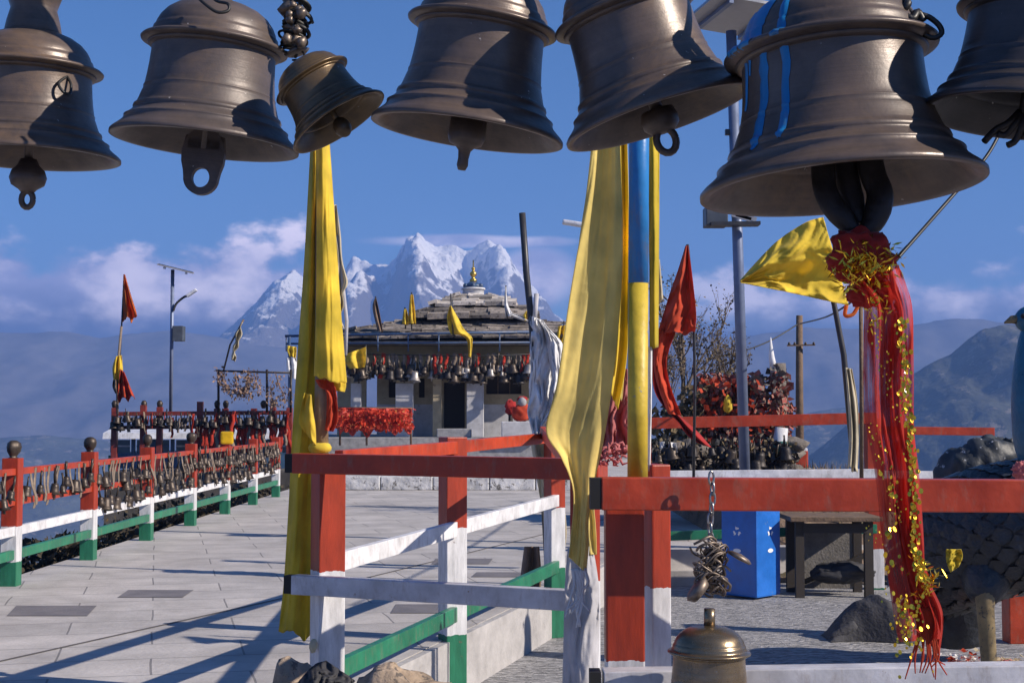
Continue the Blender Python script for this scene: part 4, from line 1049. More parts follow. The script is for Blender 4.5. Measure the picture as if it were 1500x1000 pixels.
t = thing('cloth', 'faded pink cloth gathered behind the large pale yellow flag', 'cloth', P(895, 672, 5.3))
drape('pink_sheet', [(893, 540), (888, 580), (882, 620), (874, 668)], [(919, 540), (919, 580), (920, 620), (920, 664)], 5.3, C_pink, t, rows=34, cols=30, folds=1.4, amp=0.02, crumple=.03, seed=2.1, hem=7)
drape('yellow_tuft', [(896, 470), (893, 500), (891, 540), (890, 575)], [(908, 470), (912, 500), (914, 540), (912, 580)], 5.2, C_pale, t, rows=26, cols=14, folds=2, amp=0.02, seed=3.1, hem=9)
mb = MB()
for k in range(60):
    c = P(rnd.uniform(874, 918), rnd.uniform(652, 676), 5.25 + rnd.uniform(-.03, .03)); a = rnd.uniform(0, 6); L = rnd.uniform(.008, .02)
    mb.tube([c, c + Vector((math.cos(a), rnd.uniform(-1, 1), math.sin(a))) * L, c + Vector((math.cos(a + .8), rnd.uniform(-1, 1), math.sin(a + .8))) * L * 1.6], [.006, .005, .002], 5)
mb.build('fringe', C_pink, t)

# ---- white cloth knotted round the front end of the near railing
t = thing('cloth', 'white cloth wrapped round the post under the knot of the large yellow flag', 'cloth', P(850, 1000, 6.7))
drape('wrap', [(832, 800), (828, 850), (826, 910), (824, 1000), (822, 1060)], [(868, 800), (876, 850), (878, 910), (874, 1000), (868, 1060)], 6.78, C_grey, t, rows=70, cols=36, folds=0.9, amp=0.015, seed=5.7, crumple=0.018, curl=.05)
drape('yellow_scrap', [(856, 740), (858, 790), (860, 812)], [(870, 738), (873, 780), (874, 812)], 6.8, C_pale, t, rows=20, cols=10, folds=1.4, amp=0.012, seed=1.7)

# ---- leaning dark pole wrapped in white cloth at the end of the near railing
t = thing('flag_pole', 'leaning dark pole with crumpled white cloth bound round its lower half', 'pole', P(790, 930, 12.9))
pole(t, [P(765, 312, 12.9), P(771, 400, 12.9), P(779, 475, 12.9), P(792, 640, 12.9), P(806, 900, 12.9)], 0.03, M_darkpole)
pole(t, [P(786, 430, 12.86), P(783, 470, 12.86)], 0.022, C_grey, 'bound_stick')
drape('white_wrap', [(776, 462), (777, 500), (776, 560), (775, 600), (778, 640)], [(796, 470), (818, 510), (816, 560), (810, 600), (797, 640)], 12.8, C_white, t, rows=80, cols=40, folds=1.2, amp=0.05, seed=7.7, wav=5, crumple=0.1, curl=0.08)
drape('outer_wrap', [(784, 466), (800, 505), (806, 560), (800, 600), (790, 628)], [(800, 474), (822, 505), (826, 550), (820, 600), (806, 632)], 12.72, C_white, t, rows=60, cols=26, folds=1.0, amp=0.04, seed=3.2, wav=5, crumple=0.09, curl=0.08)
drape('lower_cloth', [(776, 640), (786, 700), (796, 760), (798, 805), (802, 826)], [(800, 640), (814, 690), (828, 750), (828, 800), (812, 822)], 12.6, C_cream, t, rows=50, cols=30, folds=1.2, amp=0.04, seed=1.9, crumple=0.06)
drape('trailing_cloth', [(768, 800), (762, 850), (755, 930)], [(790, 800), (792, 860), (776, 925)], 12.7, C_brown, t, rows=30, cols=14, folds=1.5, amp=0.05, seed=2.5)

# ---- red triangular flag and its trailing red sash
t = thing('flag', 'triangular red flag on a thin pole beside the bare tree', 'flag', P(1016, 690, 13.5))
pole(t, [P(1016, 700, 13.5), P(1018, 560, 13.5), P(1016, 440, 13.5), P(1007, 358, 13.5)], 0.014, M_darkpole)
drape('pennant', [(1004, 360), (993, 396), (981, 430), (971, 462), (962, 490)], [(1008, 360), (1013, 396), (1017, 430), (1020, 462), (1018, 486)], 13.4, C_red, t, rows=60, cols=40, folds=1.4, amp=0.045, seed=1.1, crumple=0.035, hem=4)
drape('tail', [(963, 482), (957, 520), (962, 560), (979, 606)], [(990, 486), (977, 525), (981, 562), (998, 608)], 13.45, C_red, t, rows=40, cols=20, folds=1.1, amp=0.04, seed=3.1, crumple=0.03)
t = thing('cloth', 'red sash trailing down behind the narrow yellow strip and the far red rail', 'cloth', P(1000, 650, 13.8))
drape('sash', [(951, 470), (954, 540), (962, 580), (990, 615), (1010, 640), (1030, 652)], [(962, 480), (974, 560), (982, 590), (1000, 612), (1022, 632), (1042, 655)], 13.7, C_redd, t, rows=60, cols=14, folds=1.4, amp=0.06, seed=5)

# ---- yellow flag on a leaning dark pole at the right
t = thing('flag', 'bright yellow flag flying left from a leaning dark pole below the largest bell', 'flag', P(1252, 690, 8.5))
pole(t, [P(1202, 338, 8.5), P(1217, 420, 8.5), P(1236, 520, 8.5), P(1252, 690, 8.5)], [0.014, 0.016, 0.018, 0.02], M_darkpole)
pole(t, [P(1261, 440, 8.7), P(1262, 560, 8.7), P(1262, 700, 8.7)], 0.013, M_wood, 'thin_stick')
drape('cloth', [(1180, 326), (1140, 350), (1108, 384), (1084, 411)][::-1] and [(1084, 411), (1108, 384), (1140, 352), (1180, 326), (1206, 318)], [(1085, 414), (1120, 421), (1160, 429), (1200, 438), (1243, 447)], 8.4, C_yellow, t, rows=60, cols=50, folds=1.3, amp=0.04, seed=2.6, crumple=0.04)
drape('white_wrap', [(1238, 538), (1242, 590), (1244, 640), (1242, 685)], [(1248, 540), (1256, 590), (1258, 640), (1256, 688)], 8.42, C_cream, t, rows=40, cols=14, folds=2, amp=0.03, seed=2.6, hem=5)
mb = MB()
mb.tube(resample([P(1240, 447, 8.4), P(1238, 462, 8.4), P(1250, 460, 8.4), P(1258, 445, 8.4)], 14), 0.012, 7)
mb.build('knot', C_orange, t)

# ---- red tinselled cloth tied to the clapper of the largest bell
C_sheer = cloth_mat('sheer_red_net', (0.66, 0.055, 0.035), 0.5, alpha=0.5)
C_chunni = cloth_mat('bright_red_net', (0.62, 0.05, 0.03), 0.5, alpha=0.82)
t = thing('cloth', 'sheer red cloth edged with gold tinsel, tied to the clapper of the largest bell', 'cloth', P(1262, 350, 2.11))
drape('net', [(1226, 356), (1222, 380), (1236, 410), (1262, 440), (1266, 500), (1266, 600), (1280, 690), (1288, 760), (1300, 840), (1312, 920), (1318, 940)],
      [(1288, 352), (1308, 376), (1326, 410), (1337, 450), (1337, 520), (1338, 620), (1346, 690), (1352, 780), (1358, 860), (1374, 910), (1378, 935)], 2.09, C_sheer, t, rows=150, cols=60, folds=1.7, amp=0.010, seed=2.3, crumple=.012, thick=0, wav=3)
drape('inner_cloth', [(1236, 352), (1240, 385), (1262, 420), (1284, 450), (1288, 520), (1292, 620), (1304, 700), (1316, 780), (1330, 850), (1345, 910), (1340, 920)],
      [(1276, 350), (1296, 380), (1312, 412), (1322, 450), (1322, 520), (1328, 620), (1338, 690), (1344, 780), (1362, 850), (1382, 900), (1376, 960)], 2.10, C_chunni, t, rows=120, cols=40, folds=1.4, amp=0.012, seed=4.1, crumple=.016, thick=0, wav=3)
mb = MB()
for k in range(12):
    x0 = 1345 + k * 2.6
    mb.tube(resample([P(x0 - 6, 890, 2.09), P(x0, 925, 2.09), P(x0 + rnd.uniform(-8, 8) + (k - 6), 960, 2.09), P(x0 + rnd.uniform(-12, 12) + 1.5 * (k - 6), rnd.uniform(970, 1002), 2.09)], 12), [0.0028 - 0.00018 * i for i in range(12)], 5)
mb.build('fringe', C_red, t)
# knot of cloth at the clapper
MB().ball(P(1262, 378, 2.10), 0.042, 40, 26, (1.1, .7, .95), amp=0.35, fr=2.4, seed=3).build('knot', C_redd, t)
MB().ball(P(1275, 428, 2.11), 0.028, 36, 24, (1.3, .7, .8), amp=0.3, fr=2.6, seed=6).build('lower_knot', C_redd, t)
def leaf(mb, c, L, w, az_, tl):
    d1 = Vector((math.cos(az_) * math.cos(tl), rnd.uniform(-.6, .6), math.sin(tl) + math.sin(az_) * .6)).normalized()
    s = d1.cross(Vector((rnd.uniform(-1, 1), rnd.uniform(-1, 1), rnd.uniform(-1, 1)))).normalized() * w
    mb.add([c, c + d1 * L * .5 + s, c + d1 * L, c + d1 * L * .5 - s], [(0, 1, 2, 3)])
mb = MB()
for k in range(460):                                       # tinsel spikes round the knot
    a = rnd.uniform(0, 6.28); r_ = rnd.uniform(8, 52)
    c = P(1264 + r_ * math.cos(a) * 1.05 + 4, 386 + r_ * math.sin(a) * .85, 2.055 + .02 * rnd.random() + (r_ / 52) ** 2 * .03)
    leaf(mb, c, rnd.uniform(.008, .02), rnd.uniform(.0008, .0022), rnd.uniform(0, 6.28), rnd.uniform(-1, 1))
for k in range(60):
    c = P(rnd.uniform(1270, 1300), rnd.uniform(430, 480), 2.06); leaf(mb, c, rnd.uniform(.006, .015), rnd.uniform(.0008, .0018), rnd.uniform(0, 6.28), rnd.uniform(-1, 1))
for k in range(110):
    c = P(1352 + rnd.gauss(4, 10), 846 + rnd.gauss(0, 14), 2.055 + rnd.random() * .02); leaf(mb, c, rnd.uniform(.008, .016), rnd.uniform(.001, .0026), rnd.uniform(0, 6.28), rnd.uniform(-1, 1))
mb.build('tinsel', M_tinsel, t)['kind'] = 'stuff'
mb = MB()
def sequin(px, py, d, r):
    c = P(px, py, d); nrm = Vector((rnd.uniform(-.7, .7), -1, rnd.uniform(-.5, .7))).normalized()
    u = nrm.cross(Vector((0, 0, 1))).normalized(); w = nrm.cross(u)
    mb.add([c + (u * math.cos(k * .785) + w * math.sin(k * .785) * 1.3) * r for k in range(8)], [tuple(range(8))])
edgeR = resample([Vector((q[0], q[1], 0)) for q in [(1318, 470), (1322, 520), (1326, 570), (1330, 620), (1334, 680), (1338, 740), (1338, 800), (1344, 830), (1352, 850)]], 90)
for q in edgeR:
    for _ in range(3): sequin(q.x + rnd.gauss(2, 4.5), q.y + rnd.uniform(-3, 3), 2.058, rnd.uniform(.0014, .0034))
for k in range(110): sequin(1266 + rnd.uniform(0, 22) + (k % 50) * .9, 470 + k * 3.0, 2.058, rnd.uniform(.0008, .0016))
for k in range(110): sequin(1330 + rnd.gauss(0, 12), 905 + rnd.gauss(0, 28), 2.06, rnd.uniform(.0012, .003))
for k in range(16): sequin(1300 + rnd.gauss(8, 8), 690 + rnd.uniform(0, 160), 2.058, rnd.uniform(.002, .004))
mb.build('sequins', M_tinsel, t)['kind'] = 'stuff'
mb = MB()
for q in resample([Vector((1312, 440, 0)), Vector((1316, 480, 0)), Vector((1322, 520, 0)), Vector((1334, 660, 0)), Vector((1346, 735, 0))], 46): sequin(q.x + rnd.gauss(0, 2), q.y, 2.10, rnd.uniform(.0016, .0038))
mb.build('silver_sequins', M_silver, t)['kind'] = 'stuff'
# ================================================================ the temple and its terrace
M_cream = mat('cream_wall_paint', (0.42, 0.35, 0.23), rough=0.85, var=0.25, scale=2.5, col2=(0.25, 0.2, 0.14), thr=0.62, bump=.2)
M_dado = mat('whitewashed_plaster', (0.5, 0.5, 0.52), rough=0.85, var=0.25, scale=3, col2=(0.28, 0.27, 0.26), thr=0.62, bump=.2)
M_frieze = mat('ochre_beam_paint', (0.30, 0.245, 0.135), rough=0.85, var=0.3, scale=2)
M_slate = mat('grey_brown_slate', (0.23, 0.2, 0.175), rough=0.85, var=0.5, scale=3.5, bump=.6, bscale=12, col2=(0.07, 0.06, 0.055), thr=0.55)
M_slatel = mat('pale_slate', (0.45, 0.41, 0.37), rough=0.85, var=0.35, scale=3.5, bump=.6, bscale=12, col2=(0.1, 0.09, 0.08), thr=0.58)
for m_ in (M_slate, M_slatel):          # every slate its own tone
    n_, l_, b_ = nodes(m_); src = b_.inputs['Base Color'].links[0].from_socket
    g_ = n_.new('ShaderNodeNewGeometry'); r_ = n_.new('ShaderNodeMapRange'); l_.new(g_.outputs['Random Per Island'], r_.inputs['Value']); r_.inputs['To Min'].default_value = .45; r_.inputs['To Max'].default_value = 1.45
    u_ = n_.new('ShaderNodeMix'); u_.data_type = 'RGBA'; u_.blend_type = 'MULTIPLY'; u_.inputs['Factor'].default_value = 1
    l_.new(src, u_.inputs['A']); l_.new(r_.outputs[0], u_.inputs['B']); l_.new(u_.outputs['Result'], b_.inputs['Base Color'])
M_drum = mat('limewash', (0.7, 0.7, 0.72), rough=0.8, var=0.2, scale=5)
M_darkin = mat('dark_timber_and_shade', (0.035, 0.028, 0.024), rough=0.8, var=.3)  # dark timber; on the roof steps it paints shadow lines
M_gold = mat('gilded_metal', (0.75, 0.5, 0.12), rough=0.28, metal=0.9, var=.2)
M_bluep = paint('blue_pipe_paint', (0.035, 0.075, 0.17))
M_bluedome = paint('dark_blue_dome_paint', (0.03, 0.07, 0.15))
M_greystone = mat('grey_stone_block', (0.3, 0.3, 0.31), rough=0.9, var=.35, scale=5, bump=.5, bscale=9)
M_whitestone = mat('whitewashed_rubble', (0.55, 0.55, 0.56), rough=0.9, var=.4, scale=2.6, bump=.8, bscale=5, col2=(0.16, 0.15, 0.14), thr=0.55, bdist=.05)

YT = 45.0; TP = 45.0 / FPX
tz = P(750, 640, YT).z
def TX(px, y=YT): return P(px, 600, y).x
def TZ(py, y=YT): return P(750, py, y).z
# raised terrace in front of the temple
slab('terrace', [(TX(500, 30), 30), (4.6, 30), (4.6, 59.8), (-4.55, 59.8), (-4.55, 33), (TX(500, 30), 33)], 0.0, 0.27, M_pave)
tw = thing('stone_kerb', 'low whitewashed stone wall along the foot of the temple terrace', 'wall', (-0.5, 29.9, 0))
mb = MB(); x = TX(498, 29.8)
while x < 4.6:
    L = rnd.uniform(.5, 1.1); mb.box((x + L / 2, 29.86, .145), (L - .015, .26, .29 + rnd.uniform(-.02, .02)), rz=rnd.uniform(-.01, .01), bev=.025); x += L
mb.build('stones', M_whitestone, tw)
slab('terrace', [(TX(430), YT - 2.2), (4.0, YT - 2.2), (4.0, 57), (TX(430), 57)], 0.27, tz, M_greystone)

tm = thing('temple', 'small hill temple with a stepped slate roof, gilded finial and bell-hung eaves', 'temple', (TX(692), YT, tz))
cxT = TX(692)
yb = YT + 6.6
zE = TZ(545)            # underside of the frieze beam
# sanctum behind the veranda
def wall_open(name, y, x0, x1, z0, z1, holes, m, th=.25):
    """wall with rectangular openings (px0, px1, z0, z1)"""
    mb = MB(); xs = sorted(set([x0, x1] + [h[0] for h in holes] + [h[1] for h in holes]))
    for a_, b_ in zip(xs[:-1], xs[1:]):
        hs = [h for h in holes if h[0] <= a_ + 1e-6 and h[1] >= b_ - 1e-6]
        if not hs: mb.box(((a_ + b_) / 2, y + th / 2, (z0 + z1) / 2), (b_ - a_, th, z1 - z0))
        else:
            h = hs[0]
            if h[2] > z0 + .01: mb.box(((a_ + b_) / 2, y + th / 2, (z0 + h[2]) / 2), (b_ - a_, th, h[2] - z0))
            if h[3] < z1 - .01: mb.box(((a_ + b_) / 2, y + th / 2, (h[3] + z1) / 2), (b_ - a_, th, z1 - h[3]))
    return mb.build(name, m, tm)
ys = YT + 1.5
def SX(px): return P(px, 600, ys).x
def SZ(py): return P(750, py, ys).z
door = (SX(650), SX(681), tz, SZ(560))
win1 = (SX(613), SX(622), SZ(582), SZ(554)); win2 = (SX(569), SX(580), SZ(582), SZ(546)); win3 = (SX(712), SX(764), SZ(577), SZ(550))
gap0, gap1 = SX(536), SX(551)
wall_open('wall', ys, SX(552), SX(800), SZ(592), SZ(530), [(door[0], door[1], SZ(592), door[3]), win1, win2, win3], M_cream)
wall_open('dado', ys - .004, SX(552), SX(800), tz, SZ(592) - .001, [(door[0], door[1], tz, SZ(592))], M_dado)
MB().box(((SX(494) + gap0) / 2, ys + .1, (tz + SZ(535)) / 2), (gap0 - SX(494), .22, SZ(535) - tz)).build('side_wall', M_cream, tm)
MB().box((SX(676), ys + 3.9, (tz + SZ(530)) / 2), (SX(800) - SX(552), .2, SZ(530) - tz)).build('back_wall', M_cream, tm)
MB().box((SX(553) + .1, ys + 2.1, (tz + SZ(530)) / 2), (.2, 3.4, SZ(530) - tz)).build('left_wall', M_cream, tm)
MB().box((SX(799) - .1, ys + 2.1, (tz + SZ(530)) / 2), (.2, 3.4, SZ(530) - tz)).build('right_wall', M_cream, tm)
d_ = MB().box(((door[0] + door[1]) / 2, ys + .2, (tz + door[3]) / 2), (door[1] - door[0], .05, door[3] - tz)).build('door', M_darkin, tm)
mb = MB(); w_ = .09
mb.box((door[0] - w_ / 2, ys - .03, (tz + door[3]) / 2), (w_, .1, door[3] - tz)); mb.box((door[1] + w_ / 2, ys - .03, (tz + door[3]) / 2), (w_, .1, door[3] - tz)); mb.box(((door[0] + door[1]) / 2, ys - .03, door[3] + w_ / 2), (door[1] - door[0] + 2 * w_, .1, w_))
mb.build('door_frame', M_cream, d_)
for h in (win1, win2, win3):
    f_ = MB().box(((h[0] + h[1]) / 2, ys + .17, (h[2] + h[3]) / 2), (h[1] - h[0], .03, h[3] - h[2])).build('window', M_darkin, tm)
    mb = MB(); n_ = max(1, round((h[1] - h[0]) / .35))
    for k in range(n_ + 1): mb.box((h[0] + (h[1] - h[0]) * k / n_, ys + .12, (h[2] + h[3]) / 2), (.035, .04, h[3] - h[2]))
    mb.build('frame', M_wood, f_)
# front columns, plastered below and painted cream above
for (a_, b_, lo) in ((578, 604, 1), (683, 708, 1), (786, 806, 0), (512, 527, 1), (633, 646, 0)):
    x0, x1 = TX(a_), TX(b_); xc, w = (x0 + x1) / 2, x1 - x0
    zm = TZ(561)
    col = MB().box((xc, YT + .3 + w / 2, (tz + zm) / 2), (w, w, zm - tz), bev=.015).build('column', M_dado if lo else M_cream, tm)
    MB().box((xc, YT + .3 + w / 2, (zm + zE) / 2), (w * .92, w * .92, zE - zm)).build('column_head', M_cream, col)
# arched brackets between the columns and the beam
for a_, b_ in ((604, 683), (527, 578), (708, 786)):
    mb = MB(); x0, x1 = TX(a_), TX(b_); n = 14; zt = zE; hgt = .36
    for k in range(n):
        u0, u1 = k / n, (k + 1) / n
        arch = lambda u: zt - hgt * abs(2 * u - 1) ** 3
        mb.box(((x0 + (x1 - x0) * (u0 + u1) / 2), YT + .5, (zt + arch((u0 + u1) / 2)) / 2), ((x1 - x0) / n, .18, max(.01, zt - arch((u0 + u1) / 2))))
    mb.build('arch', M_cream, tm)
MB().box(((TX(494) + TX(812)) / 2, YT + .52, (zE + TZ(506)) / 2), (TX(812) - TX(494), .55, TZ(506) - zE)).build('beam', M_frieze, tm)
MB().box((cxT, YT + 3.0, TZ(532)), (TX(812) - TX(500), 5.0, .08)).build('ceiling', M_frieze, tm)
# roof: eave slab and rising tiers of rough slates
mb = MB()
zr0 = TZ(505)
eL, eR = TX(452), TX(838)
mb.box(((eL + eR) / 2, YT + 3.2, zr0 + .05), (eR - eL, 7.4, .1))
rf = mb.build('eave_slab', M_slate, tm)
def tier(name, z0, z1, x0, x1, y0, y1, x0t, x1t, y0t, y1t, rows, m, seed, thick=.05):
    """stone slates laid in courses on the four slopes of a hipped roof"""
    r2 = random.Random(seed); mb = MB()
    core = [(x0 + .1, y0 + .1, z0), (x1 - .1, y0 + .1, z0), (x1 - .1, y1 - .1, z0), (x0 + .1, y1 - .1, z0), (x0t + .1, y0t + .1, z1 - .05), (x1t - .1, y0t + .1, z1 - .05), (x1t - .1, y1t - .1, z1 - .05), (x0t + .1, y1t - .1, z1 - .05)]
    mb.add(core, [(0, 1, 5, 4), (1, 2, 6, 5), (2, 3, 7, 6), (3, 0, 4, 7), (4, 5, 6, 7)])
    for k in range(rows):
        t = (k + .2) / rows; t2 = (k + 1.3) / rows
        for side in range(4):
            if side == 0: a_, b_ = (x0 + (x0t - x0) * t, y0 + (y0t - y0) * t), (x1 + (x1t - x1) * t, y0 + (y0t - y0) * t); nrm = (0, -1); run = (y0t - y0)
            elif side == 1: a_, b_ = (x1 + (x1t - x1) * t, y0 + (y0t - y0) * t), (x1 + (x1t - x1) * t, y1 + (y1t - y1) * t); nrm = (1, 0); run = (x1 - x1t)
            elif side == 2: a_, b_ = (x1 + (x1t - x1) * t, y1 + (y1t - y1) * t), (x0 + (x0t - x0) * t, y1 + (y1t - y1) * t); nrm = (0, 1); run = (y1 - y1t)
            else: a_, b_ = (x0 + (x0t - x0) * t, y1 + (y1t - y1) * t), (x0 + (x0t - x0) * t, y0 + (y0t - y0) * t); nrm = (-1, 0); run = (x0t - x0)
            L = math.hypot(b_[0] - a_[0], b_[1] - a_[1]); s = 0; dx, dy = (b_[0] - a_[0]) / L, (b_[1] - a_[1]) / L
            zc = z0 + (z1 - z0) * (k + .5) / rows; dep = abs(run) / rows * 1.5
            while s < L:
                w = r2.uniform(.3, .75)
                px_, py_ = a_[0] + dx * (s + w / 2) + nrm[0] * r2.uniform(-.03, .1), a_[1] + dy * (s + w / 2) + nrm[1] * r2.uniform(-.03, .1)
                pitch = math.atan2((z1 - z0), abs(run)) * r2.uniform(.55, .95)
                M = Matrix.Rotation(math.atan2(dy, dx), 4, 'Z') @ Matrix.Rotation(pitch + r2.uniform(-.06, .06), 4, 'X') @ Matrix.Rotation(r2.uniform(-.05, .05), 4, 'Y')
                mb.box((px_, py_, zc + r2.uniform(-.02, .03)), (w * 1.04, dep, thick * r2.uniform(.7, 1.5)), M=M)
                s += w
    return mb.build(name, m, tm)
y0r = YT - .45; cyT = YT + 3.2
def zz(py, y): return P(750, py, y).z
def xx(px, y): return P(px, 600, y).x
yA, yB, yC, yD, yE = y0r, cyT - 2.0, cyT - 2.5, cyT - 1.35, cyT - 1.75
tier('lower_roof', zz(494, yA), zz(471, yB), xx(462, yA), xx(838, yA), yA, 2 * cyT - yA, xx(590, yB), xx(800, yB), yB, 2 * cyT - yB, 8, M_slate, 3, .075)
MB().box((cxT, cyT, (zz(474, yB) + zz(459, yB)) / 2), (xx(776, yB) - xx(610, yB), 3.7, zz(459, yB) - zz(474, yB))).build('roof_step', M_darkin, tm)  # dark block painting the shadow line under the middle tier
tier('middle_roof', zz(464, yC), zz(450, yD), xx(606, yC), xx(784, yC), yC, 2 * cyT - yC, xx(640, yD), xx(748, yD), yD, 2 * cyT - yD, 3, M_slate, 4, .13)
MB().box((cxT, cyT, (zz(453, yD) + zz(441, yD)) / 2), (xx(736, yD) - xx(650, yD), 2.3, zz(441, yD) - zz(453, yD))).build('roof_step', M_darkin, tm)  # same painted shadow line under the upper tier
tier('upper_roof', zz(446, yE), zz(432, cyT - .36), xx(636, yE), xx(752, yE), yE, 2 * cyT - yE, xx(676, cyT), xx(710, cyT), cyT - .36, cyT + .36, 4, M_slatel, 5, .1)
xk = TX(693) * cyT / YT
def kz(py): return P(750, py, cyT).z
MB().lathe([(0.37, 0), (0.36, kz(424) - kz(434)), (0.42, kz(424) - kz(434)), (.40, kz(422) - kz(434)), (0, kz(421) - kz(434))], 24, M=Matrix.Translation((xk, cyT, kz(434)))).build('drum', M_drum, tm)
MB().lathe([(0, kz(412) - kz(422)), (.12, kz(412.5) - kz(422)), (.2, kz(415) - kz(422)), (.3, kz(418) - kz(422)), (.31, kz(420) - kz(422)), (.26, 0), (0, 0)][::-1], 24, M=Matrix.Translation((xk, cyT, kz(422)))).build('dome', M_bluedome, tm)
for a in range(6):
    MB().ball((xk + .3 * math.cos(a * 1.05 + .5), cyT + .3 * math.sin(a * 1.05 + .5), kz(419)), .085, 10, 8).build('ornament', M_bluedome, tm)
hk = kz(381) - kz(413)
MB().lathe([(0.0, 0), (.11, 0), (.13, .06), (.10, .1), (.05, .14), (.07, .19), (.12, .25), (.11, .32), (.05, .37), (.035, .41), (.07, .44), (.06, .48), (.025, .5), (.018, hk), (0, hk)], 18, M=Matrix.Translation((xk, cyT, kz(413)))).build('finial', M_gold, tm)
# blue pipe rail round the eave
er = thing('railing', 'blue pipe railing running along the temple eaves', 'railing', (cxT, YT - .7, zr0))
yq = YT - .72
mb = MB(); mb.tube([(TX(422), yq, TZ(494)), (TX(800), yq, TZ(487.5))], .04, 8); mb.build('top_pipe', M_bluep, er)
mb = MB(); mb.tube([(TX(424), yq, TZ(505)), (TX(800), yq, TZ(503))], .03, 8); mb.build('lower_pipe', M_bluep, er)
for k in range(9): MB().tube([(TX(424 + k * 44), yq, TZ(516)), (TX(424 + k * 44), yq, TZ(494 - k * .7))], .025, 7).build('upright', M_bluep, er)
# bells, ribbons and tassels in a row under the eave
M_bellsil = mat('pale_bell_metal', (0.3, 0.28, 0.27), rough=0.45, metal=0.5, var=.4, scale=9)
for k in range(84):
    px = 502 + k * 3.42 + rnd.uniform(-2, 2); y = YT - .55 + rnd.uniform(-.15, .15)
    s = rnd.uniform(1.3, 2.9); z = TZ(539 + rnd.uniform(-7, 8), y)
    hang(rnd.choice((0, 0, 1)), (P(px, 560, y).x, y, z), s, 'bell hanging in the row under the temple eaves', 'bell', 'bells under the temple eaves', rnd.choice((M_dull, M_bellsil, M_dull, M_iron, M_dull)))
wr = thing('wire', 'wire strung under the temple eaves that carries the row of bells', 'wire', (cxT, YT - .55, TZ(522)))
mb = MB()
for yy_ in (-.7, -.4): mb.tube([(TX(496), YT + yy_, TZ(519)), (TX(690), YT + yy_, TZ(523)), (TX(805), YT + yy_, TZ(519))], .012, 5)
mb.build('strand', M_wiredark, wr)
for k in range(40):
    px = 505 + k * 7.1 + rnd.uniform(-4, 4); y = YT - .55
    hang(2, (P(px, 560, y).x, y, TZ(524, y)), rnd.uniform(1.6, 2.6), 'ribbon hanging among the bells under the temple eaves', 'ribbon', 'ribbons under the temple eaves', rnd.choice((M_pale, M_pale, M_ribred)), rz=rnd.uniform(-.4, .4))
# small flags stuck in the roof
def roof_flag(label, pl, pr, m, pole_pts, d=44.5):
    t = thing('roof_flag', label, 'flag', P(*pole_pts[0], d)); pole(t, [P(x, y, d) for x, y in pole_pts], .022, M_darkpole, seg=7)
    drape('cloth', pl, pr, d - .05, m, t, rows=26, cols=12, folds=1.3, amp=.12, seed=rnd.random() * 9, thick=.01)
roof_flag('narrow brown furled flag at the left end of the temple roof', [(549, 437), (546, 452), (553, 484)], [(551, 436), (556, 458), (561, 486)], C_brown, [(560, 490), (550, 434)])
roof_flag('tallest yellow flag standing on the left slope of the temple roof', [(601, 432), (599, 452), (598, 474)], [(605, 431), (608, 456), (609, 474)], C_yellow, [(603, 482), (603, 428)])
roof_flag('short yellow flag beside the tallest one on the temple roof', [(592, 452), (590, 464), (589, 474)], [(595, 452), (598, 464), (598, 476)], C_yellow, [(594, 482), (593, 450)])
roof_flag('yellow flag draped from the roof over the temple eaves below the finial', [(659, 448), (655, 466), (660, 488), (672, 490), (684, 498), (686, 522)], [(661, 448), (670, 464), (680, 482), (690, 492), (692, 500), (690, 524)], C_yellow, [(664, 492), (660, 430)], 43.9)
roof_flag('white pointed streamer on the right slope of the temple roof', [(740, 420), (739, 445), (741, 464)], [(741.5, 420), (744, 445), (752, 462)], C_white, [(743, 468), (741, 418)])
roof_flag('white streamer trailing along the right temple roof edge', [(744, 462), (756, 466), (776, 473)], [(748, 458), (760, 462), (778, 468)], C_white, [(780, 478), (778, 466)])
roof_flag('small yellow flag at the right end of the temple roof', [(770, 456), (767, 462), (768, 470)], [(775, 454), (776, 462), (776, 470)], C_yellow, [(774, 474), (774, 452)])
roof_flag('yellow cloth hanging from the right corner of the temple eaves', [(818, 478), (814, 500), (810, 525)], [(828, 476), (824, 500), (816, 528)], C_yellow, [(824, 520), (826, 470)])
roof_flag('yellow cloth hanging at the left end of the temple eaves', [(508, 518), (506, 530), (512, 540)], [(536, 508), (536, 525), (534, 538)], C_yellow, [(536, 545), (536, 505)], 44.1)
# block in front of the door, plinth and red-clad idol
o = MB().box((TX(668), YT - 1.3, tz + .14), (1.05, .6, .28), bev=.03).build('stone_step', M_greystone); tag(o, 'stone block lying before the temple door', 'step')
o = MB().box((P(765, 620, 42.9).x, 42.9, tz + .25), (1.25, .7, .5), bev=.03).build('plinth', M_dado); tag(o, 'pale plinth with a red-clad idol on it, right of the temple door', 'plinth')
t = thing('idol', 'small idol wrapped in bright red cloth on the pale plinth', 'idol', (P(764, 612, 42.9).x, 42.9, tz + .5))
c = Vector((P(764, 612, 42.9).x, 42.9, tz + .5))
mb = MB()
mb.ball(c + Vector((0, 0, .24)), .27, 22, 14, (1.1, .8, 1.0), amp=.35, fr=2.5, seed=2); mb.build('robe', C_red, t)
MB().ball(c + Vector((0.02, -.05, .58)), .13, 18, 12, (1, .9, 1.15), amp=.06, fr=3, seed=4).build('head', M_greystone, t)
MB().ball(c + Vector((.02, .02, .66)), .14, 18, 12, (1.1, .9, .7), amp=.3, fr=3, seed=9).build('turban', C_redd, t)
MB().ball(c + Vector((.3, .05, .2)), .17, 18, 12, (.8, .8, 1.3), amp=.4, fr=3, seed=11).build('side_cloth', C_red, t)
t = thing('garlanded_post', 'dark post heaped with red cloth beside the idol', 'post', (P(748, 612, 43.4).x, 43.4, tz))
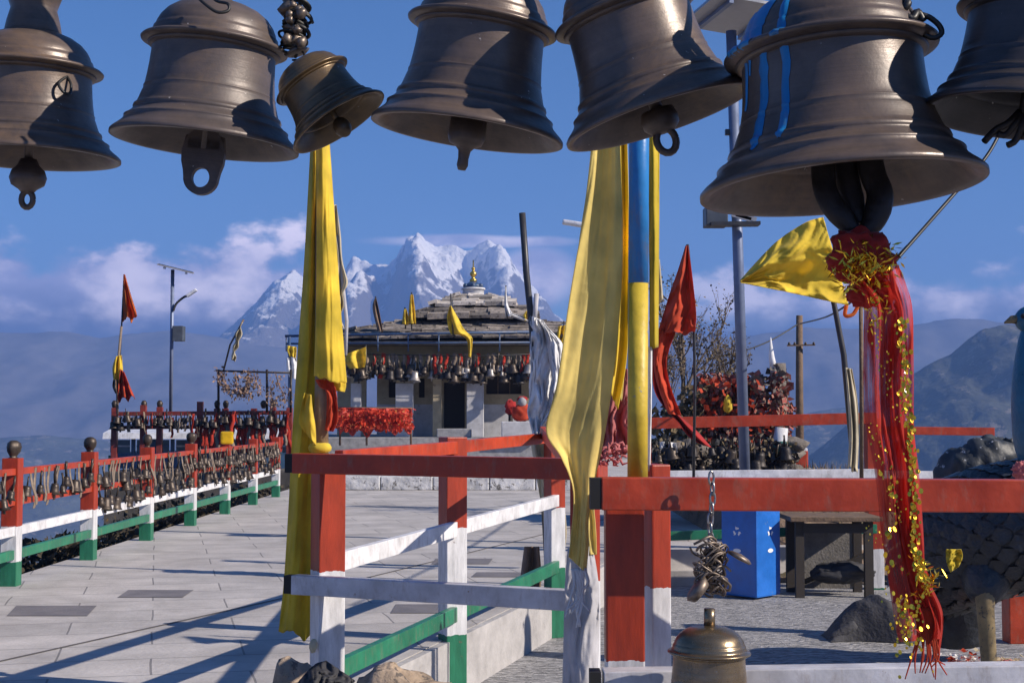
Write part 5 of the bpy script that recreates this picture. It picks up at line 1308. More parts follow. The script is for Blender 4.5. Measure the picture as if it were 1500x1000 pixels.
cc = Vector((P(748, 612, 43.4).x, 43.4, tz))
MB().tube([cc, cc + Vector((0, 0, 1.0))], .07, 10).build('post', M_darkin, t)
MB().ball(cc + Vector((0, 0, .92)), .18, 16, 11, (1, .8, 1.3), amp=.4, fr=3, seed=21).build('cloth_heap', C_redd, t)

# red cloth hung on a rail before the temple
t = thing('offering_rail', 'rail covered with tinselled red cloth in front of the temple', 'rail', (P(550, 640, 40).x, 40, tz - .3))
d = 40.0
for px in (498, 537, 602): MB().tube([P(px, 652, d), P(px, 597, d)], .03, 8).build('leg', M_wood, t)
MB().tube([P(494, 597, d), P(604, 598, d)], .028, 8).build('top_bar', M_wood, t)
drape('cloth', [(496, 597), (495, 612), (495, 622), (497, 634)], [(603, 598), (604, 612), (602, 620), (603, 630)], d - .05, mat('tinselled_red_cloth', (0.5, 0.055, 0.035), rough=.6, var=.6, scale=14, bump=.8, bscale=16, col2=(0.6, 0.35, 0.15), thr=.62, bdist=.05), t, rows=30, cols=70, folds=5, amp=.035, seed=3, hem=8, thick=.01, crumple=.1)
TSCR = t
# ================================================================ left background
# platform railing crowded with bells
dP = 34.5; zP = P(750, 690, dP).z
t = thing('railing', 'dark red platform railing crowded with bells, beyond the left railing', 'railing', (P(290, 690, dP).x, dP, zP))
M_dred = paint('dark_red_paint', (0.2, 0.03, 0.022))
for px, top in ((168, 597), (210, 593), (234, 596), (293, 588), (318, 598), (330, 598), (400, 596), (372, 598), (424, 597)):
    x = P(px, 620, dP).x; zt = P(750, top, dP).z
    MB().box((x, dP, (zP + zt) / 2), (.14, .14, zt - zP), bev=.01).build('post', M_dred, t)
for py, h in ((606, .10), (626, .09)):
    MB().bar(P(164, py, dP - .1), P(428, py - 2, dP - .1), .06, h).build('rail', M_dred, t)
for k in range(86):
    px = 166 + k * 3.02 + rnd.uniform(-1.5, 1.5); kind = rnd.choice((0, 0, 1, 2, 2))
    hang(kind, P(px, 608 + rnd.uniform(-1, 11), dP - .2 - rnd.random() * .08), rnd.uniform(0.9, 1.7), ('bell' if kind < 2 else 'ribbon') + ' in the thick cluster on the dark red platform railing', 'bell' if kind < 2 else 'ribbon',
         'bells on the platform railing' if kind < 2 else 'ribbons on the platform railing', rnd.choice((M_dull, M_iron)) if kind < 2 else (M_ribred if (px > 330 and rnd.random() < .7) or rnd.random() < .35 else M_pale))
for k in range(46):
    px = 300 + rnd.uniform(-20, 125)
    hang(2, P(px, 628 + rnd.uniform(-2, 4), dP - .2), rnd.uniform(1.3, 2.2), 'ribbon in the thick cluster on the dark red platform railing', 'ribbon', 'ribbons on the platform railing', rnd.choice((M_ribred, M_ribred, M_pale)), rz=rnd.uniform(-.4, .4))
for px in (168, 211, 234, 318, 331, 386, 400):
    o = MB().lathe([(0, .2), (.04, .19), (.075, .13), (.065, .05), (.04, 0), (0, 0)], 10, M=Matrix.Translation(P(px, 598, dP)), wob=.2, seed=px).build('post_bell', M_dull)
    tag(o, 'round bell on a post of the dark red platform railing', 'bell', 'round bells on the platform railing')
M_rockdk = mat('dark_masonry', (.1, .09, .08), rough=.9, var=.5, scale=2, bump=.5)
# platform floor carrying it
slab('platform', [(P(160, 690, dP).x, dP - .4), (-4.74, dP - .4), (-4.74, 44), (P(160, 690, dP).x, 44)], -4.0, zP, M_rockdk)

# low blue and white shelter with a row of windows behind it
dS = 36.5
M_shelw = paint('white_shelter_paint', (0.62, 0.64, 0.7), chip=(.3, .3, .3))
M_shelb = paint('blue_shelter_paint', (0.05, 0.12, 0.24), chip=(.2, .2, .2))
M_glass = mat('window_glass', (0.10, 0.16, 0.2), rough=.12, var=.2, scale=3)
t = thing('shelter', 'low blue and white shelter with a row of windows under the platform railing', 'shelter', P(290, 690, dS))
x0, x1 = P(166, 640, dS).x, P(425, 640, dS).x; zt, zb = P(750, 641, dS).z, zP
mb = MB()
prof = [(dS - .55, zt - .02), (dS - .5, zt + .13), (dS + .6, zt + .3), (dS + 2.6, zt + .3), (dS + 3, zt - .02)]
n = len(prof); vs = [(x, y, z) for x in (x0 - .12, x1) for y, z in prof]
mb.add(vs, [tuple(range(n)), tuple(reversed(range(n, 2 * n)))] + [(i, n + i, n + (i + 1) % n, (i + 1) % n) for i in range(n)])
mb.build('roof', M_shelw, t)
zs = P(750, 663, dS).z; zw0 = P(750, 644, dS).z
MB().box(((x0 + x1) / 2, dS + 1.3, (zb + zs) / 2), (x1 - x0, 2.6, zs - zb)).build('lower_wall', M_shelb, t)
n = 9
for k in range(n + 1):
    x = x0 + (x1 - x0) * k / n
    MB().box((x, dS + .05, (zs + zt) / 2), (.16 if k % 2 == 0 else .08, .12, zt - zs)).build('mullion', M_shelw if k in (0, 6) else M_shelb, t)
for k in range(n):
    xa, xb = x0 + (x1 - x0) * k / n + .09, x0 + (x1 - x0) * (k + 1) / n - .09
    w = MB().box(((xa + xb) / 2, dS + .06, (zs + zw0) / 2), (xb - xa, .02, zw0 - zs)).build('window', M_glass, t)
    MB().box(((xa + xb) / 2, dS + .035, zs + (zw0 - zs) * .52), (xb - xa, .03, .04)).build('bar', M_shelw if k % 3 == 0 else M_shelb, w)
MB().box((x0 + .02, dS - .06, (zb + zs) / 2 - .06), (.2, .2, zs - zb), bev=.01).build('corner_post', M_green, t)

# orange flag
t = thing('flag', 'triangular orange flag on a tall thin pole at the far left', 'flag', P(175, 600, 33.8))
pole(t, [P(172, 606, 33.8), P(177, 500, 33.8), P(182, 402, 33.8)], .02, M_darkpole)
drape('pennant', [(181, 402), (180, 430), (180, 455), (180, 468)], [(183, 402), (191, 430), (199, 455), (201, 466)], 33.7, C_orange, t, rows=40, cols=24, folds=1.6, amp=.14, seed=2, hem=6, thick=.01)
t = thing('cloth', 'yellow and red cloths bound round a leaning stick below the orange flag', 'cloth', P(174, 596, 33.5))
pole(t, [P(172, 606, 33.6), P(172, 540, 33.6), P(178, 478, 33.6)], .03, M_pale)
drape('yellow_cloth', [(170, 522), (165, 540), (168, 568)], [(178, 520), (180, 545), (175, 570)], 33.4, C_yellow, t, rows=24, cols=12, folds=2, amp=.1, seed=3, thick=.01)
drape('red_cloth', [(176, 540), (174, 560), (172, 585)], [(182, 545), (190, 565), (198, 583)], 33.35, C_red, t, rows=24, cols=14, folds=2.2, amp=.12, seed=5, hem=6, thick=.01)
drape('brown_cloth', [(166, 556), (165, 566), (169, 576)], [(172, 556), (174, 568), (176, 578)], 33.3, C_brown, t, rows=14, cols=10, folds=1.5, amp=.08, seed=6, thick=.01)

# solar street lamp
def solar_lamp(label, base, topy, px_top, d, pole_r, panel, arm, box):
    t = thing('street_lamp', label, 'street lamp', P(base[0], base[1], d))
    pole(t, [P(base[0], base[1], d), P(px_top, topy, d)], pole_r, M_steel, seg=16)
    a_, b_, w = panel
    pa, pb = P(a_[0], a_[1], d - .1), P(b_[0], b_[1], d + .1)
    M_panel = mat('solar_cell_glass', (0.03, 0.035, 0.06), rough=.15, var=.2)
    x = (pb - pa).normalized(); yv = Vector((0, 1, 0)); z = x.cross(yv).normalized(); yv = z.cross(x)
    tilt = Matrix.Rotation(w[1], 3, x)
    Mp = Matrix((x, tilt @ yv, tilt @ z)).transposed().to_4x4()
    if Mp.to_3x3().col[2].z < 0: pass
    c = (pa + pb) / 2; L = (pb - pa).length
    o = MB().box(c, (L, w[0], .035), M=Mp).build('solar_panel', M_steelw, t)
    up = Mp.to_3x3() @ Vector((0, 0, .021)); up = up if up.z > 0 else -up
    MB().box(c + up, (L * .95, w[0] * .93, .008), M=Mp).build('cells', M_panel, o)
    for s in (-.3, .3): MB().box(c - up * 2.2 + Mp.to_3x3() @ Vector((s * L, 0, 0)), (.05, w[0] * .98, .05), M=Mp).build('bracket', M_steel, o)
    if arm:
        MB().tube(resample([P(*q, d - .05) for q in arm[:-1]], 14), .03, 8).build('arm', M_darkpole, t)
        q0, q1 = P(*arm[-2], d - .05), P(*arm[-1], d - .05)
        lampb = MB().bar(q0 - (q1 - q0) * .1, q1, .16, .07, bev=.02).build('lamp_head', M_shelw, t)
    if box:
        x0, y0, x1, y1 = box
        ca, cb = P(x0, y0, d), P(x1, y1, d)
        MB().box(((ca.x + cb.x) / 2, d - .1, (ca.z + cb.z) / 2), (abs(cb.x - ca.x), .3, abs(ca.z - cb.z)), bev=.012).build('battery_box', mat('battery_box_paint', (.07, .085, .11), rough=.5, var=.4, scale=4), t)
    return t
M_steelw = mat('light_aluminium', (.36, .36, .38), rough=.4, metal=.4, var=.2)
solar_lamp('slim solar street lamp with a curved lamp arm and battery box, beside the orange flag', (250, 606), 395, 253, 35.2, .045, ((231, 387), (284, 400), (.6, .06)), [(254, 455), (258, 445), (268, 436), (275, 433), (288, 424)], (256, 478, 271, 500))

# pale torn flag and a frame of dry garlands
t = thing('flag', 'pale tattered flag on a leaning stick over the frame of dry garlands', 'flag', P(328, 545, 34.2))
pole(t, [P(327, 545, 34.2), P(337, 505, 34.2), P(357, 468, 34.2)], .022, M_wood)
drape('cloth', [(352, 474), (343, 500), (339, 526)], [(356, 472), (349, 505), (344, 530)], 34.1, C_cream, t, rows=26, cols=10, folds=1.5, amp=.1, seed=3, wav=5, thick=.01)
t = thing('garland_frame', 'thin iron frame strung with dry garlands above the platform railing', 'frame', P(370, 600, 34.2))
for px in (320, 391, 426): MB().tube([P(px, 604, 34.2), P(px, 541, 34.2)], .03, 7).build('upright', M_iron, t)
MB().tube([P(319, 543, 34.2), P(428, 546, 34.2)], .025, 7).build('top_bar', M_iron, t)
C_dry = cloth_mat('dried_flowers', (.3, .2, .15), .2, var=.6)
def garland(pts, r, n):
    mb = MB()
    mb.tube(resample([P(x, y, 34.1) for x, y in pts], 20), .012, 5)
    for q in resample([P(x, y, 34.1) for x, y in pts], n * 9):
        c = q + Vector((rnd.gauss(0, r * .8), rnd.gauss(0, r * .5), rnd.gauss(-r * .4, r))); L = rnd.uniform(.04, .11)
        d1 = Vector((rnd.uniform(-.5, .5), rnd.uniform(-.5, .5), -rnd.random())).normalized() * L; s_ = d1.cross(Vector((rnd.uniform(-1, 1), rnd.uniform(-1, 1), .3))).normalized() * L * .3
        mb.add([c, c + d1 * .5 + s_, c + d1, c + d1 * .5 - s_], [(0, 1, 2, 3)])
    return mb.build('garland', C_dry, t)
garland([(321, 545), (330, 560), (338, 570), (350, 574), (360, 568), (363, 545)], .07, 34)
garland([(345, 546), (348, 565), (358, 572), (366, 552)], .06, 18)
garland([(363, 546), (365, 565), (362, 578)], .11, 12)
garland([(372, 546), (376, 560), (379, 572)], .09, 10)
garland([(404, 547), (408, 562), (416, 578), (418, 588)], .12, 14)
garland([(396, 565), (398, 580), (400, 590)], .08, 9)
garland([(322, 546), (324, 556)], .1, 7)
# blue stand with white and yellow cloth at the left of the temple
t = thing('flag_stand', 'blue stand with white and yellow cloths, half hidden by the long yellow flag', 'stand', P(430, 600, 38))
for px in (424, 440): MB().tube([P(px, 620, 38), P(px, 493, 38)], .04, 8).build('upright', M_bluep, t)
drape('white_cloth', [(420, 524), (420, 540), (424, 552)], [(434, 524), (436, 540), (434, 556)], 37.9, C_white, t, rows=16, cols=10, folds=2, amp=.1, seed=3, thick=.01)
drape('yellow_cloth', [(421, 506), (421, 514), (424, 522)], [(434, 508), (434, 516), (433, 524)], 37.9, C_yellow, t, rows=12, cols=10, folds=2, amp=.08, seed=4, thick=.01)

# undergrowth below the left railing: uncountable dry leaves and stems
M_under = mat('dark_dry_leaves', (.05, .04, .025), rough=.9, var=.6, scale=5, col2=(.16, .11, .06), thr=.6)
mb = MB()
for k in range(26000):
    y = rnd.uniform(8, 32); x = -4.8 - abs(rnd.gauss(0, .7)); h = max(-.9, -.85 - .42 * (-x - 5) + (.62 + .12 * y / 20) * noise.noise(Vector((x * .7, y * .55, 1))) + rnd.uniform(-.15, .58)) + .5 * min(1, max(0, (y - 13) / 2.5)) * (.5 + rnd.random() * .5)
    if -x < 4.95: h = min(h, .1)
    h = min(h, -.02 + .03 * (y - 12))
    L = rnd.uniform(.04, .13); a = rnd.uniform(0, 6.28); b_ = rnd.uniform(-1.2, 1.2)
    d1 = Vector((math.cos(a) * math.cos(b_), math.sin(a) * math.cos(b_), math.sin(b_))) * L; s = d1.cross(Vector((rnd.uniform(-1, 1), rnd.uniform(-1, 1), rnd.uniform(-1, 1)))).normalized() * L * .35
    c = Vector((x, y, h)); mb.add([c, c + d1 * .5 + s, c + d1, c + d1 * .5 - s], [(0, 1, 2, 3)])
for k in range(900):
    y = rnd.uniform(8, 32); x = -4.85 - abs(rnd.gauss(0, .6)); c = Vector((x, y, -.9)); tp = c + Vector((rnd.uniform(-.3, .3), rnd.uniform(-.3, .3), rnd.uniform(.4, .95)))
    s = Vector((.006, .004, 0)); mb.add([c - s, c + s, tp + s * .3, tp - s * .3], [(0, 1, 2, 3)])
tag(mb.build('undergrowth', M_under), kind='stuff')
# ================================================================ right background
M_earth = mat('dry_earth', (.17, .12, .085), rough=.95, var=.45, scale=2, bump=.8, bscale=8, col2=(.09, .075, .045), thr=.55, bdist=.06)
M_rock = mat('tan_rock', (.34, .26, .19), rough=.9, var=.45, scale=7, bump=.9, bscale=12, col2=(.12, .1, .085), thr=.56, bdist=.03)
M_rockd = mat('dark_rock', (.16, .14, .125), rough=.9, var=.5, scale=4, bump=.9, bscale=8, col2=(.3, .26, .2), thr=.6, bdist=.04)
M_leafdry = mat('dry_leaves', (.16, .12, .065), rough=.85, var=.6, scale=9)
M_bark = mat('grey_bark', (.14, .11, .09), rough=.9, var=.4, scale=6, bump=.5)
M_charcoal = mat('charcoal_cloth', (.03, .03, .035), rough=.75, var=.4, scale=7, bump=.4, bscale=20)
# bank of earth rising behind the court
vs = []; fs = []; NX, NY = 90, 60
def bank_z(x, y):
    u = min(1, max(0, (y - 16.35) / 1.6)); sm = u * u * (3 - 2 * u)
    top = .62 if x < 4.6 else .62 - .35 * min(1, (x - 4.6) / 1.5)
    if y > 22: top += .0
    lx = min(1, max(0, (x - 2.25) / .7))
    z = -.41 + (top + .45) * sm * lx + (.02 - .2 * (1 - lx))
    return z + .12 * lx * noise.fractal(Vector((x * 1.3, y * 1.3, 2)), 1.0, 2.0, 5)
for i in range(NX):
    for j in range(NY):
        x = 2.2 + 7.0 * i / (NX - 1); y = 16.35 + 10 * j / (NY - 1)
        vs.append((x, y, bank_z(x, y)))
for i in range(NX - 1):
    for j in range(NY - 1): fs.append((i * NY + j, (i + 1) * NY + j, (i + 1) * NY + j + 1, i * NY + j + 1))
tag(MB().add(vs, fs, True).build('bank', M_earth), kind='structure')
for k in range(3):
    slab('steps', [(1.52 + .06 * k, 16.23 + .62 * k), (2.45, 16.23 + .62 * k), (2.45, 16.83 + .62 * k), (1.6 + .06 * k, 16.83 + .62 * k)], LOWZ, LOWZ + .17 + .15 * k, M_pave)

# bare bushy tree
def bare_tree(label, base, top_z, spread, n_br, seed, leafn, nm='tree', r0=.06, depth=4):
    r_ = random.Random(seed)
    t = thing(nm, label, 'tree', base)
    mbT = MB(); mbB = MB(); tips = []
    def grow(p, d, L, r, lev):
        n = 5; pts = [p]; q = p
        for i in range(n):
            d = (d + Vector((r_.uniform(-.22, .22), r_.uniform(-.22, .22), r_.uniform(-.05, .2)))).normalized()
            q = q + d * L / n; pts.append(q)
        (mbT if lev == 0 else mbB).tube(pts, [r * (1 - .55 * i / n) for i in range(n + 1)], 7 if lev < 2 else 4, cap=False)
        tips.extend(pts[2:] if lev >= 2 else [])
        if lev < depth:
            for i in range(n_br + (2 if lev == 0 else 0)):
                b_ = pts[r_.randint(1 if lev else 1, n)]
                nd = (d + Vector((r_.uniform(-1, 1), r_.uniform(-1, 1), r_.uniform(-.2, .9))) * spread).normalized()
                grow(b_, nd, L * r_.uniform(.5, .75), r * .5, lev + 1)
    grow(Vector(base), Vector((0, 0, 1)), (top_z - base[2]) * .55, r0, 0)
    mbT.build('trunk', M_bark, t); mbB.build('crown', M_bark, t)
    mb = MB()
    for k in range(leafn):
        c = r_.choice(tips) + Vector((r_.gauss(0, .04), r_.gauss(0, .04), r_.gauss(0, .04))); L = r_.uniform(.025, .06)
        d1 = Vector((r_.uniform(-1, 1), r_.uniform(-1, 1), r_.uniform(-1, .4))).normalized() * L; s_ = d1.cross(Vector((r_.uniform(-1, 1), r_.uniform(-1, 1), 1))).normalized() * L * .4
        mb.add([c, c + d1 * .5 + s_, c + d1, c + d1 * .5 - s_], [(0, 1, 2, 3)])
    mb.build('leaves', M_leafdry, t)['kind'] = 'stuff'
    return t
bare_tree('tall bare tree with few dry leaves, behind the triangular red flag', P(996, 660, 22), P(996, 425, 22).z, .8, 4, 5, 2000, r0=.06)
bare_tree('low leafless bush left of the red cloth mound', P(1040, 650, 21.4), P(1040, 470, 21.4).z, .85, 4, 9, 900, nm='bush', r0=.045)

# offering mound: stone walls heaped with bells and red cloth
dM = 20.5
t = thing('offering_mound', 'mound of rough stones under red cloths and bells behind the court', 'mound', P(1060, 690, dM))
mb = MB()
for k in range(150):
    px = rnd.uniform(950, 1165); py = rnd.uniform(648, 712)
    mb.ball(P(px, py, dM + rnd.uniform(-.5, 1.2)), rnd.uniform(.08, .2), 9, 7, (1.3, 1, .8), amp=.5, fr=1.6, seed=k * .7)
mb.build('stones', M_rockd, t)
M_redpatch = mat('faded_red_offerings', (.3, .065, .05), rough=.85, var=.7, scale=9, col2=(.24, .17, .13), thr=.49)
def scraps(name, regions, m, n, L0=.05, L1=.16, parent=t):
    mb = MB()
    tot = sum((x1 - x0) * (y1 - y0) for x0, x1, y0, y1, _ in regions)
    for x0, x1, y0, y1, d in regions:
        for k in range(int(n * (x1 - x0) * (y1 - y0) / tot)):
            c = P(rnd.uniform(x0, x1), rnd.uniform(y0, y1), d + rnd.uniform(-.25, .25)); L = rnd.uniform(L0, L1)
            d1 = Vector((rnd.uniform(-.7, .7), rnd.uniform(-.7, .7), -rnd.random())).normalized() * L; s_ = d1.cross(Vector((rnd.uniform(-1, 1), rnd.uniform(-1, 1), .3))).normalized() * L * rnd.uniform(.2, .5)
            mb.add([c, c + d1 * .5 + s_, c + d1, c + d1 * .5 - s_], [(0, 1, 2, 3)])
    o = mb.build(name, m, parent); o['kind'] = 'stuff'; return o
wb = MB()
wb.box(P(1066, 620, dM + .3), (.95, .5, 1.35), bev=.08); wb.build('core_wall', M_rockd, t)
scraps('red_scraps', [(1022, 1110, 546, 655, dM), (1050, 1092, 552, 640, dM - .1), (1090, 1160, 590, 650, dM)], M_redpatch, 2600)
scraps('bright_red_scraps', [(1024, 1108, 550, 650, dM - .3), (1092, 1158, 596, 648, dM - .3)], C_red, 230, .05, .13)
scraps('brown_scraps', [(1000, 1110, 560, 660, dM - .05), (960, 1060, 590, 650, dM)], M_leafdry, 1500)
scraps('pale_scraps', [(1030, 1158, 580, 655, dM - .1), (970, 1150, 640, 690, dM - .3)], M_pale, 420, .04, .1)
for (px, top, w, lab) in ((1110, 548, .2, 'stubby stone pillar wrapped in red cloth beside the blue-grey pole'), (1141, 532, .25, 'taller stone pillar wrapped in red cloth under a white spike')):
    tp = thing('stone_pillar', lab, 'pillar', P(px, 650, dM - .15))
    b_, a_ = P(px, 650, dM - .15), P(px, top, dM - .15)
    MB().lathe([(0, 0)] + [(w * (.5 + .12 * math.sin(i * 2.3)), (a_.z - b_.z) * i / 8) for i in range(9)] + [(0, a_.z - b_.z)], 12, M=Matrix.Translation(b_), wob=.25, seed=px).build('pillar', M_rockd, tp)
    scraps('red_wraps', [(px - w * 48, px + w * 48, top + 12, 612, dM - .26)], M_redpatch, 260, parent=tp)
    scraps('grey_wraps', [(px - w * 46, px + w * 46, top, top + 45, dM - .26)], M_rockd, 90, parent=tp)
    if w > .22:
        MB().tube([P(1134, 545, dM - .2), P(1130, 520, dM - .2), P(1129, 494, dM - .2)], [.055, .04, .005], 8).build('spike', C_white, tp)
scraps('dark_scraps', [(955, 1165, 640, 700, dM - .75)], M_charcoal, 200, .05, .12)
scraps('dry_scraps', [(955, 1165, 640, 700, dM - .8)], M_leafdry, 350, .04, .09)
for k in range(78):
    px = rnd.uniform(955, 1160); py = rnd.uniform(652, 698)
    hang(rnd.choice((0, 0, 1)), P(px, py, dM - .7 - rnd.random() * .3), rnd.uniform(.8, 1.8), 'bell in the dark cluster at the foot of the offering mound', 'bell', 'bells on the offering mound', rnd.choice((M_dull, M_iron, M_iron)))
o = MB().ball(P(1066, 592, dM - .4), .08, 12, 9, (.8, .7, 1.5), amp=.3, seed=2).build('tied_cloth', C_yellow); tag(o, 'small bright yellow cloth on the offering mound beside the blue-grey pole', 'cloth')
o = MB().tube([P(1140, 690, dM - .6), P(1141, 660, dM - .6), P(1145, 626, dM - .6)], [.1, .11, .09], 10).build('painted_post', band_mat('short_post_paint', P(0, 646, dM - .6).z, -5, top=WHITE, mid=(.01, .12, .11), low=GREEN)); tag(o, 'short post painted white over teal in front of the stone pillars', 'post')
o = drape('tied_cloth', [(966, 646), (967, 652), (966, 656)], [(990, 648), (992, 660), (990, 668)], dM - .9, C_white, None, rows=14, cols=12, folds=2, amp=.05, seed=4); tag(o, 'white cloth lying on the stones of the offering mound', 'cloth')

# tall solar street lamp
lamp = solar_lamp('tall blue-grey solar lamp pole rising behind the largest bell', (1092, 720), 46, 1071, 16.4, .062, ((1022, 14), (1134, 34), (1.25, -.03)), None, (1030, 306, 1062, 334))
MB().bar(P(1040, 329, 16.2), P(1112, 328, 16.2), .2, .04).build('shelf', M_darkpole, lamp)
for px in (1062, 1088): MB().bar(P(px, 194, 16.4), P(px + (8 if px < 1070 else -6), 194, 16.4), .06, .07, bev=.01).build('fitting', M_darkpole, lamp)
for (a_, b_) in ((1072, 1100), (1078, 1108)): MB().bar(P(a_, 314, 16.2), P(b_, 322, 16.2), .03, .05).build('bracket', M_steelw, lamp)
# lamp whose head shows left of the large pale flag
t = thing('street_lamp', 'street lamp whose head just shows at the left edge of the large pale yellow flag', 'street lamp', P(884, 640, 31))
pole(t, [P(884, 650, 31), P(884, 318, 31)], .05, M_steel)
MB().tube([P(884, 330, 31), P(852, 327, 31)], .03, 8).build('arm', M_steel, t)
MB().bar(P(856, 330, 31), P(824, 325, 31), .3, .09, bev=.03).build('lamp_head', M_shelw, t)

# wooden utility pole with wires
t = thing('utility_pole', 'weathered wooden utility pole with insulators and wires, right of the offering mound', 'pole', P(1172, 700, 24))
pole(t, [P(1172, 712, 24), P(1171, 580, 24), P(1171, 462, 24)], [.075, .065, .055], M_wood)
MB().bar(P(1153, 506, 23.9), P(1194, 505, 23.9), .03, .025).build('crossarm', M_wood, t)
for px in (1156, 1164, 1180, 1192): MB().lathe([(0, .06), (.015, .055), (.025, .02), (.012, 0), (0, 0)], 8, M=Matrix.Translation(P(px, 506, 23.9))).build('insulator', M_dull, t)
MB().box(P(1172, 672, 23.8), (.24, .2, .3), bev=.03).build('collar', M_red, t)
MB().box(P(1172, 660, 23.8), (.22, .19, .1), bev=.02).build('collar_band', M_white, t)
def wire(label, pts, d0, r, sag=0, nm='wire', cat='wire', parent=None):
    o = MB().tube(resample([P(x, y, d) for x, y, d in pts], 24), r, 5).build(nm, M_wiredark)
    return tag(o, label, cat)
wire('thin wire running left from the wooden utility pole to the bare tree', [(1170, 474, 23.9), (1130, 498, 23.5), (1088, 514, 23), (1036, 526, 22.4)], 24, .012)
wire('thin wire running right from the wooden utility pole towards the yellow flag', [(1172, 474, 23.9), (1204, 466, 20), (1226, 456, 17), (1262, 430, 14), (1330, 360, 10)], 24, .012)
wire('black cable slanting up from the red cloth to the blackened bell', [(1308, 386, 2.3), (1382, 302, 2.4), (1440, 236, 2.45), (1462, 200, 2.48)], 2.4, .0032)

# blue litter bin with white marks
dB = 15.3
bc = P(1100, 800, dB); t = thing('litter_bin', 'bright blue litter bin with white recycling marks, beside the green rail', 'bin', (bc.x, dB, LOWZ))
M_bin = mat('blue_plastic', (.012, .13, .5), rough=.4, var=.25, scale=3, col2=(.12, .2, .38), thr=.64, bump=.1)
w = .45; h = 1.0
mb = MB(); n0 = []
M45 = Matrix.Translation((bc.x, dB, LOWZ)) @ Matrix.Rotation(R(46), 4, 'Z')
mb.box(M45 @ Vector((0, 0, h / 2 + .02)), (w, w, h), M=Matrix.Rotation(R(46), 4, 'Z'), bev=.02)
body = mb.build('body', M_bin, t)
MB().box(M45 @ Vector((0, 0, h + .05)), (w + .04, w + .04, .06), M=Matrix.Rotation(R(46), 4, 'Z'), bev=.02).build('lid', M_bin, t)
M_mark = mat('white_print', (.8, .8, .82), rough=.6, var=.1)
def face_pts(side, u, v):
    """point on the bin's left (0) or right (1) front face, 3 mm proud"""
    return M45 @ (Vector((-w / 2 - .003, -u, v)) if side == 0 else Vector((u, -w / 2 - .003, v)))
for side in (0, 1):
    mb = MB()
    uo = .03 if side else -.02; vo = .70
    for k in range(3):
        a = k * 2.094 + math.pi / 2
        pts = []
        for (da, rr_) in ((-.62, .05), (.25, .05), (.25, .062), (.62, .036), (.25, .012), (.25, .026), (-.62, .026)):
            pts.append(face_pts(side, uo + rr_ * math.cos(a + da), vo + rr_ * math.sin(a + da)))
        mb.add(pts, [tuple(range(7))])
    mb.build('recycling_mark', M_mark, body)
    mb = MB(); mb.add([face_pts(side, uo + .05 * math.cos(q * .524), .5 + .022 * math.sin(q * .524)) for q in range(12)], [tuple(range(12))]); mb.build('oval_mark', M_mark, body)

# dark stall table behind the court
dT = 15.2
t = thing('stall_table', 'dark wooden stall table with a grey back panel beyond the court', 'table', P(1225, 860, dT))
M_grpanel = mat('grey_sheet', (.16, .15, .14), rough=.85, var=.4, scale=4, bump=.4)
tzb = LOWZ
zt_ = P(750, 762, dT).z
for px in (1171, 1272):
    for dy in (0, .5): MB().box((P(px, 800, dT).x, dT + dy, (tzb + zt_) / 2), (.09, .07, zt_ - tzb)).build('leg', M_darkin, t)
MB().box((P(1222, 762, dT).x, dT + .25, zt_ + .02), (P(1290, 0, dT).x - P(1158, 0, dT).x, .75, .05), bev=.008).build('top', M_wood, t)
MB().box((P(1222, 762, dT).x, dT - .02, zt_ - .08), (P(1268, 0, dT).x - P(1176, 0, dT).x, .05, .1)).build('apron', M_darkin, t)
MB().box((P(1222, 762, dT).x, dT + .5, (tzb + zt_) / 2 - .05), (P(1268, 0, dT).x - P(1176, 0, dT).x, .04, zt_ - tzb - .18)).build('back_panel', M_grpanel, t)
MB().bar(P(1178, 852, dT + .3), P(1268, 812, dT + .3), .04, .05).build('brace', M_darkin, t)
t2 = thing('cloth', 'crumpled dark cloth under the stall table', 'cloth', P(1230, 850, dT + .2))
MB().ball(P(1232, 838, dT + .2), .19, 40, 24, (1.7, .8, .6), amp=.28, fr=1.8, seed=5).build('heap', M_charcoal, t2)

# bushes and dry tufts on the bank
mb = MB()
for k in range(2600):
    x = rnd.uniform(2.6, 7.5); y = rnd.uniform(16.6, 24); z = bank_z(x, y)
    if noise.noise(Vector((x * .9, y * .9, 7))) < -.05: continue
    c = Vector((x, y, z - .02)); tp = c + Vector((rnd.gauss(0, .06), rnd.gauss(0, .06), rnd.uniform(.06, .22))); s_ = Vector((rnd.uniform(-.012, .012), rnd.uniform(-.012, .012), 0))
    mb.add([c - s_, c + s_, tp], [(0, 1, 2)])
tag(mb.build('dry_grass', M_leafdry), kind='stuff')

# grey sack on the court
c = ground(1268, 938, LOWZ)
M_sack = mat('grey_sackcloth', (.05, .05, .058), rough=.85, var=.4, scale=9, bump=.5, bscale=30)
t = thing('sack', 'dark grey crumpled sack lying on the court left of the red cloth', 'sack', c)
vs = []; fs = []; NU, NV = 46, 26
for i in range(NU):
    for j in range(NV):
        u, v = i / (NU - 1), j / (NV - 1)
        env = (math.sin(math.pi * min(1, max(0, v))) ** .6) * (1 - (2 * abs(u - .62) / 1.24) ** 2 if u < .62 else 1 - ((u - .62) / .38) ** 3)
        fold = .012 * math.sin(u * 26 + v * 9) * env + .03 * noise.fractal(Vector((u * 4, v * 3, 3)), 1.0, 2.0, 4) * env
        vs.append((c.x - .32 + .72 * u, c.y + .42 * (v - .25) + .06 * math.sin(u * 5), LOWZ + .005 + max(0, .36 * env + fold)))
for i in range(NU - 1):
    for j in range(NV - 1): fs.append((i * NV + j, (i + 1) * NV + j, (i + 1) * NV + j + 1, i * NV + j + 1))
MB().add(vs, fs, True).build('bag', M_sack, t)
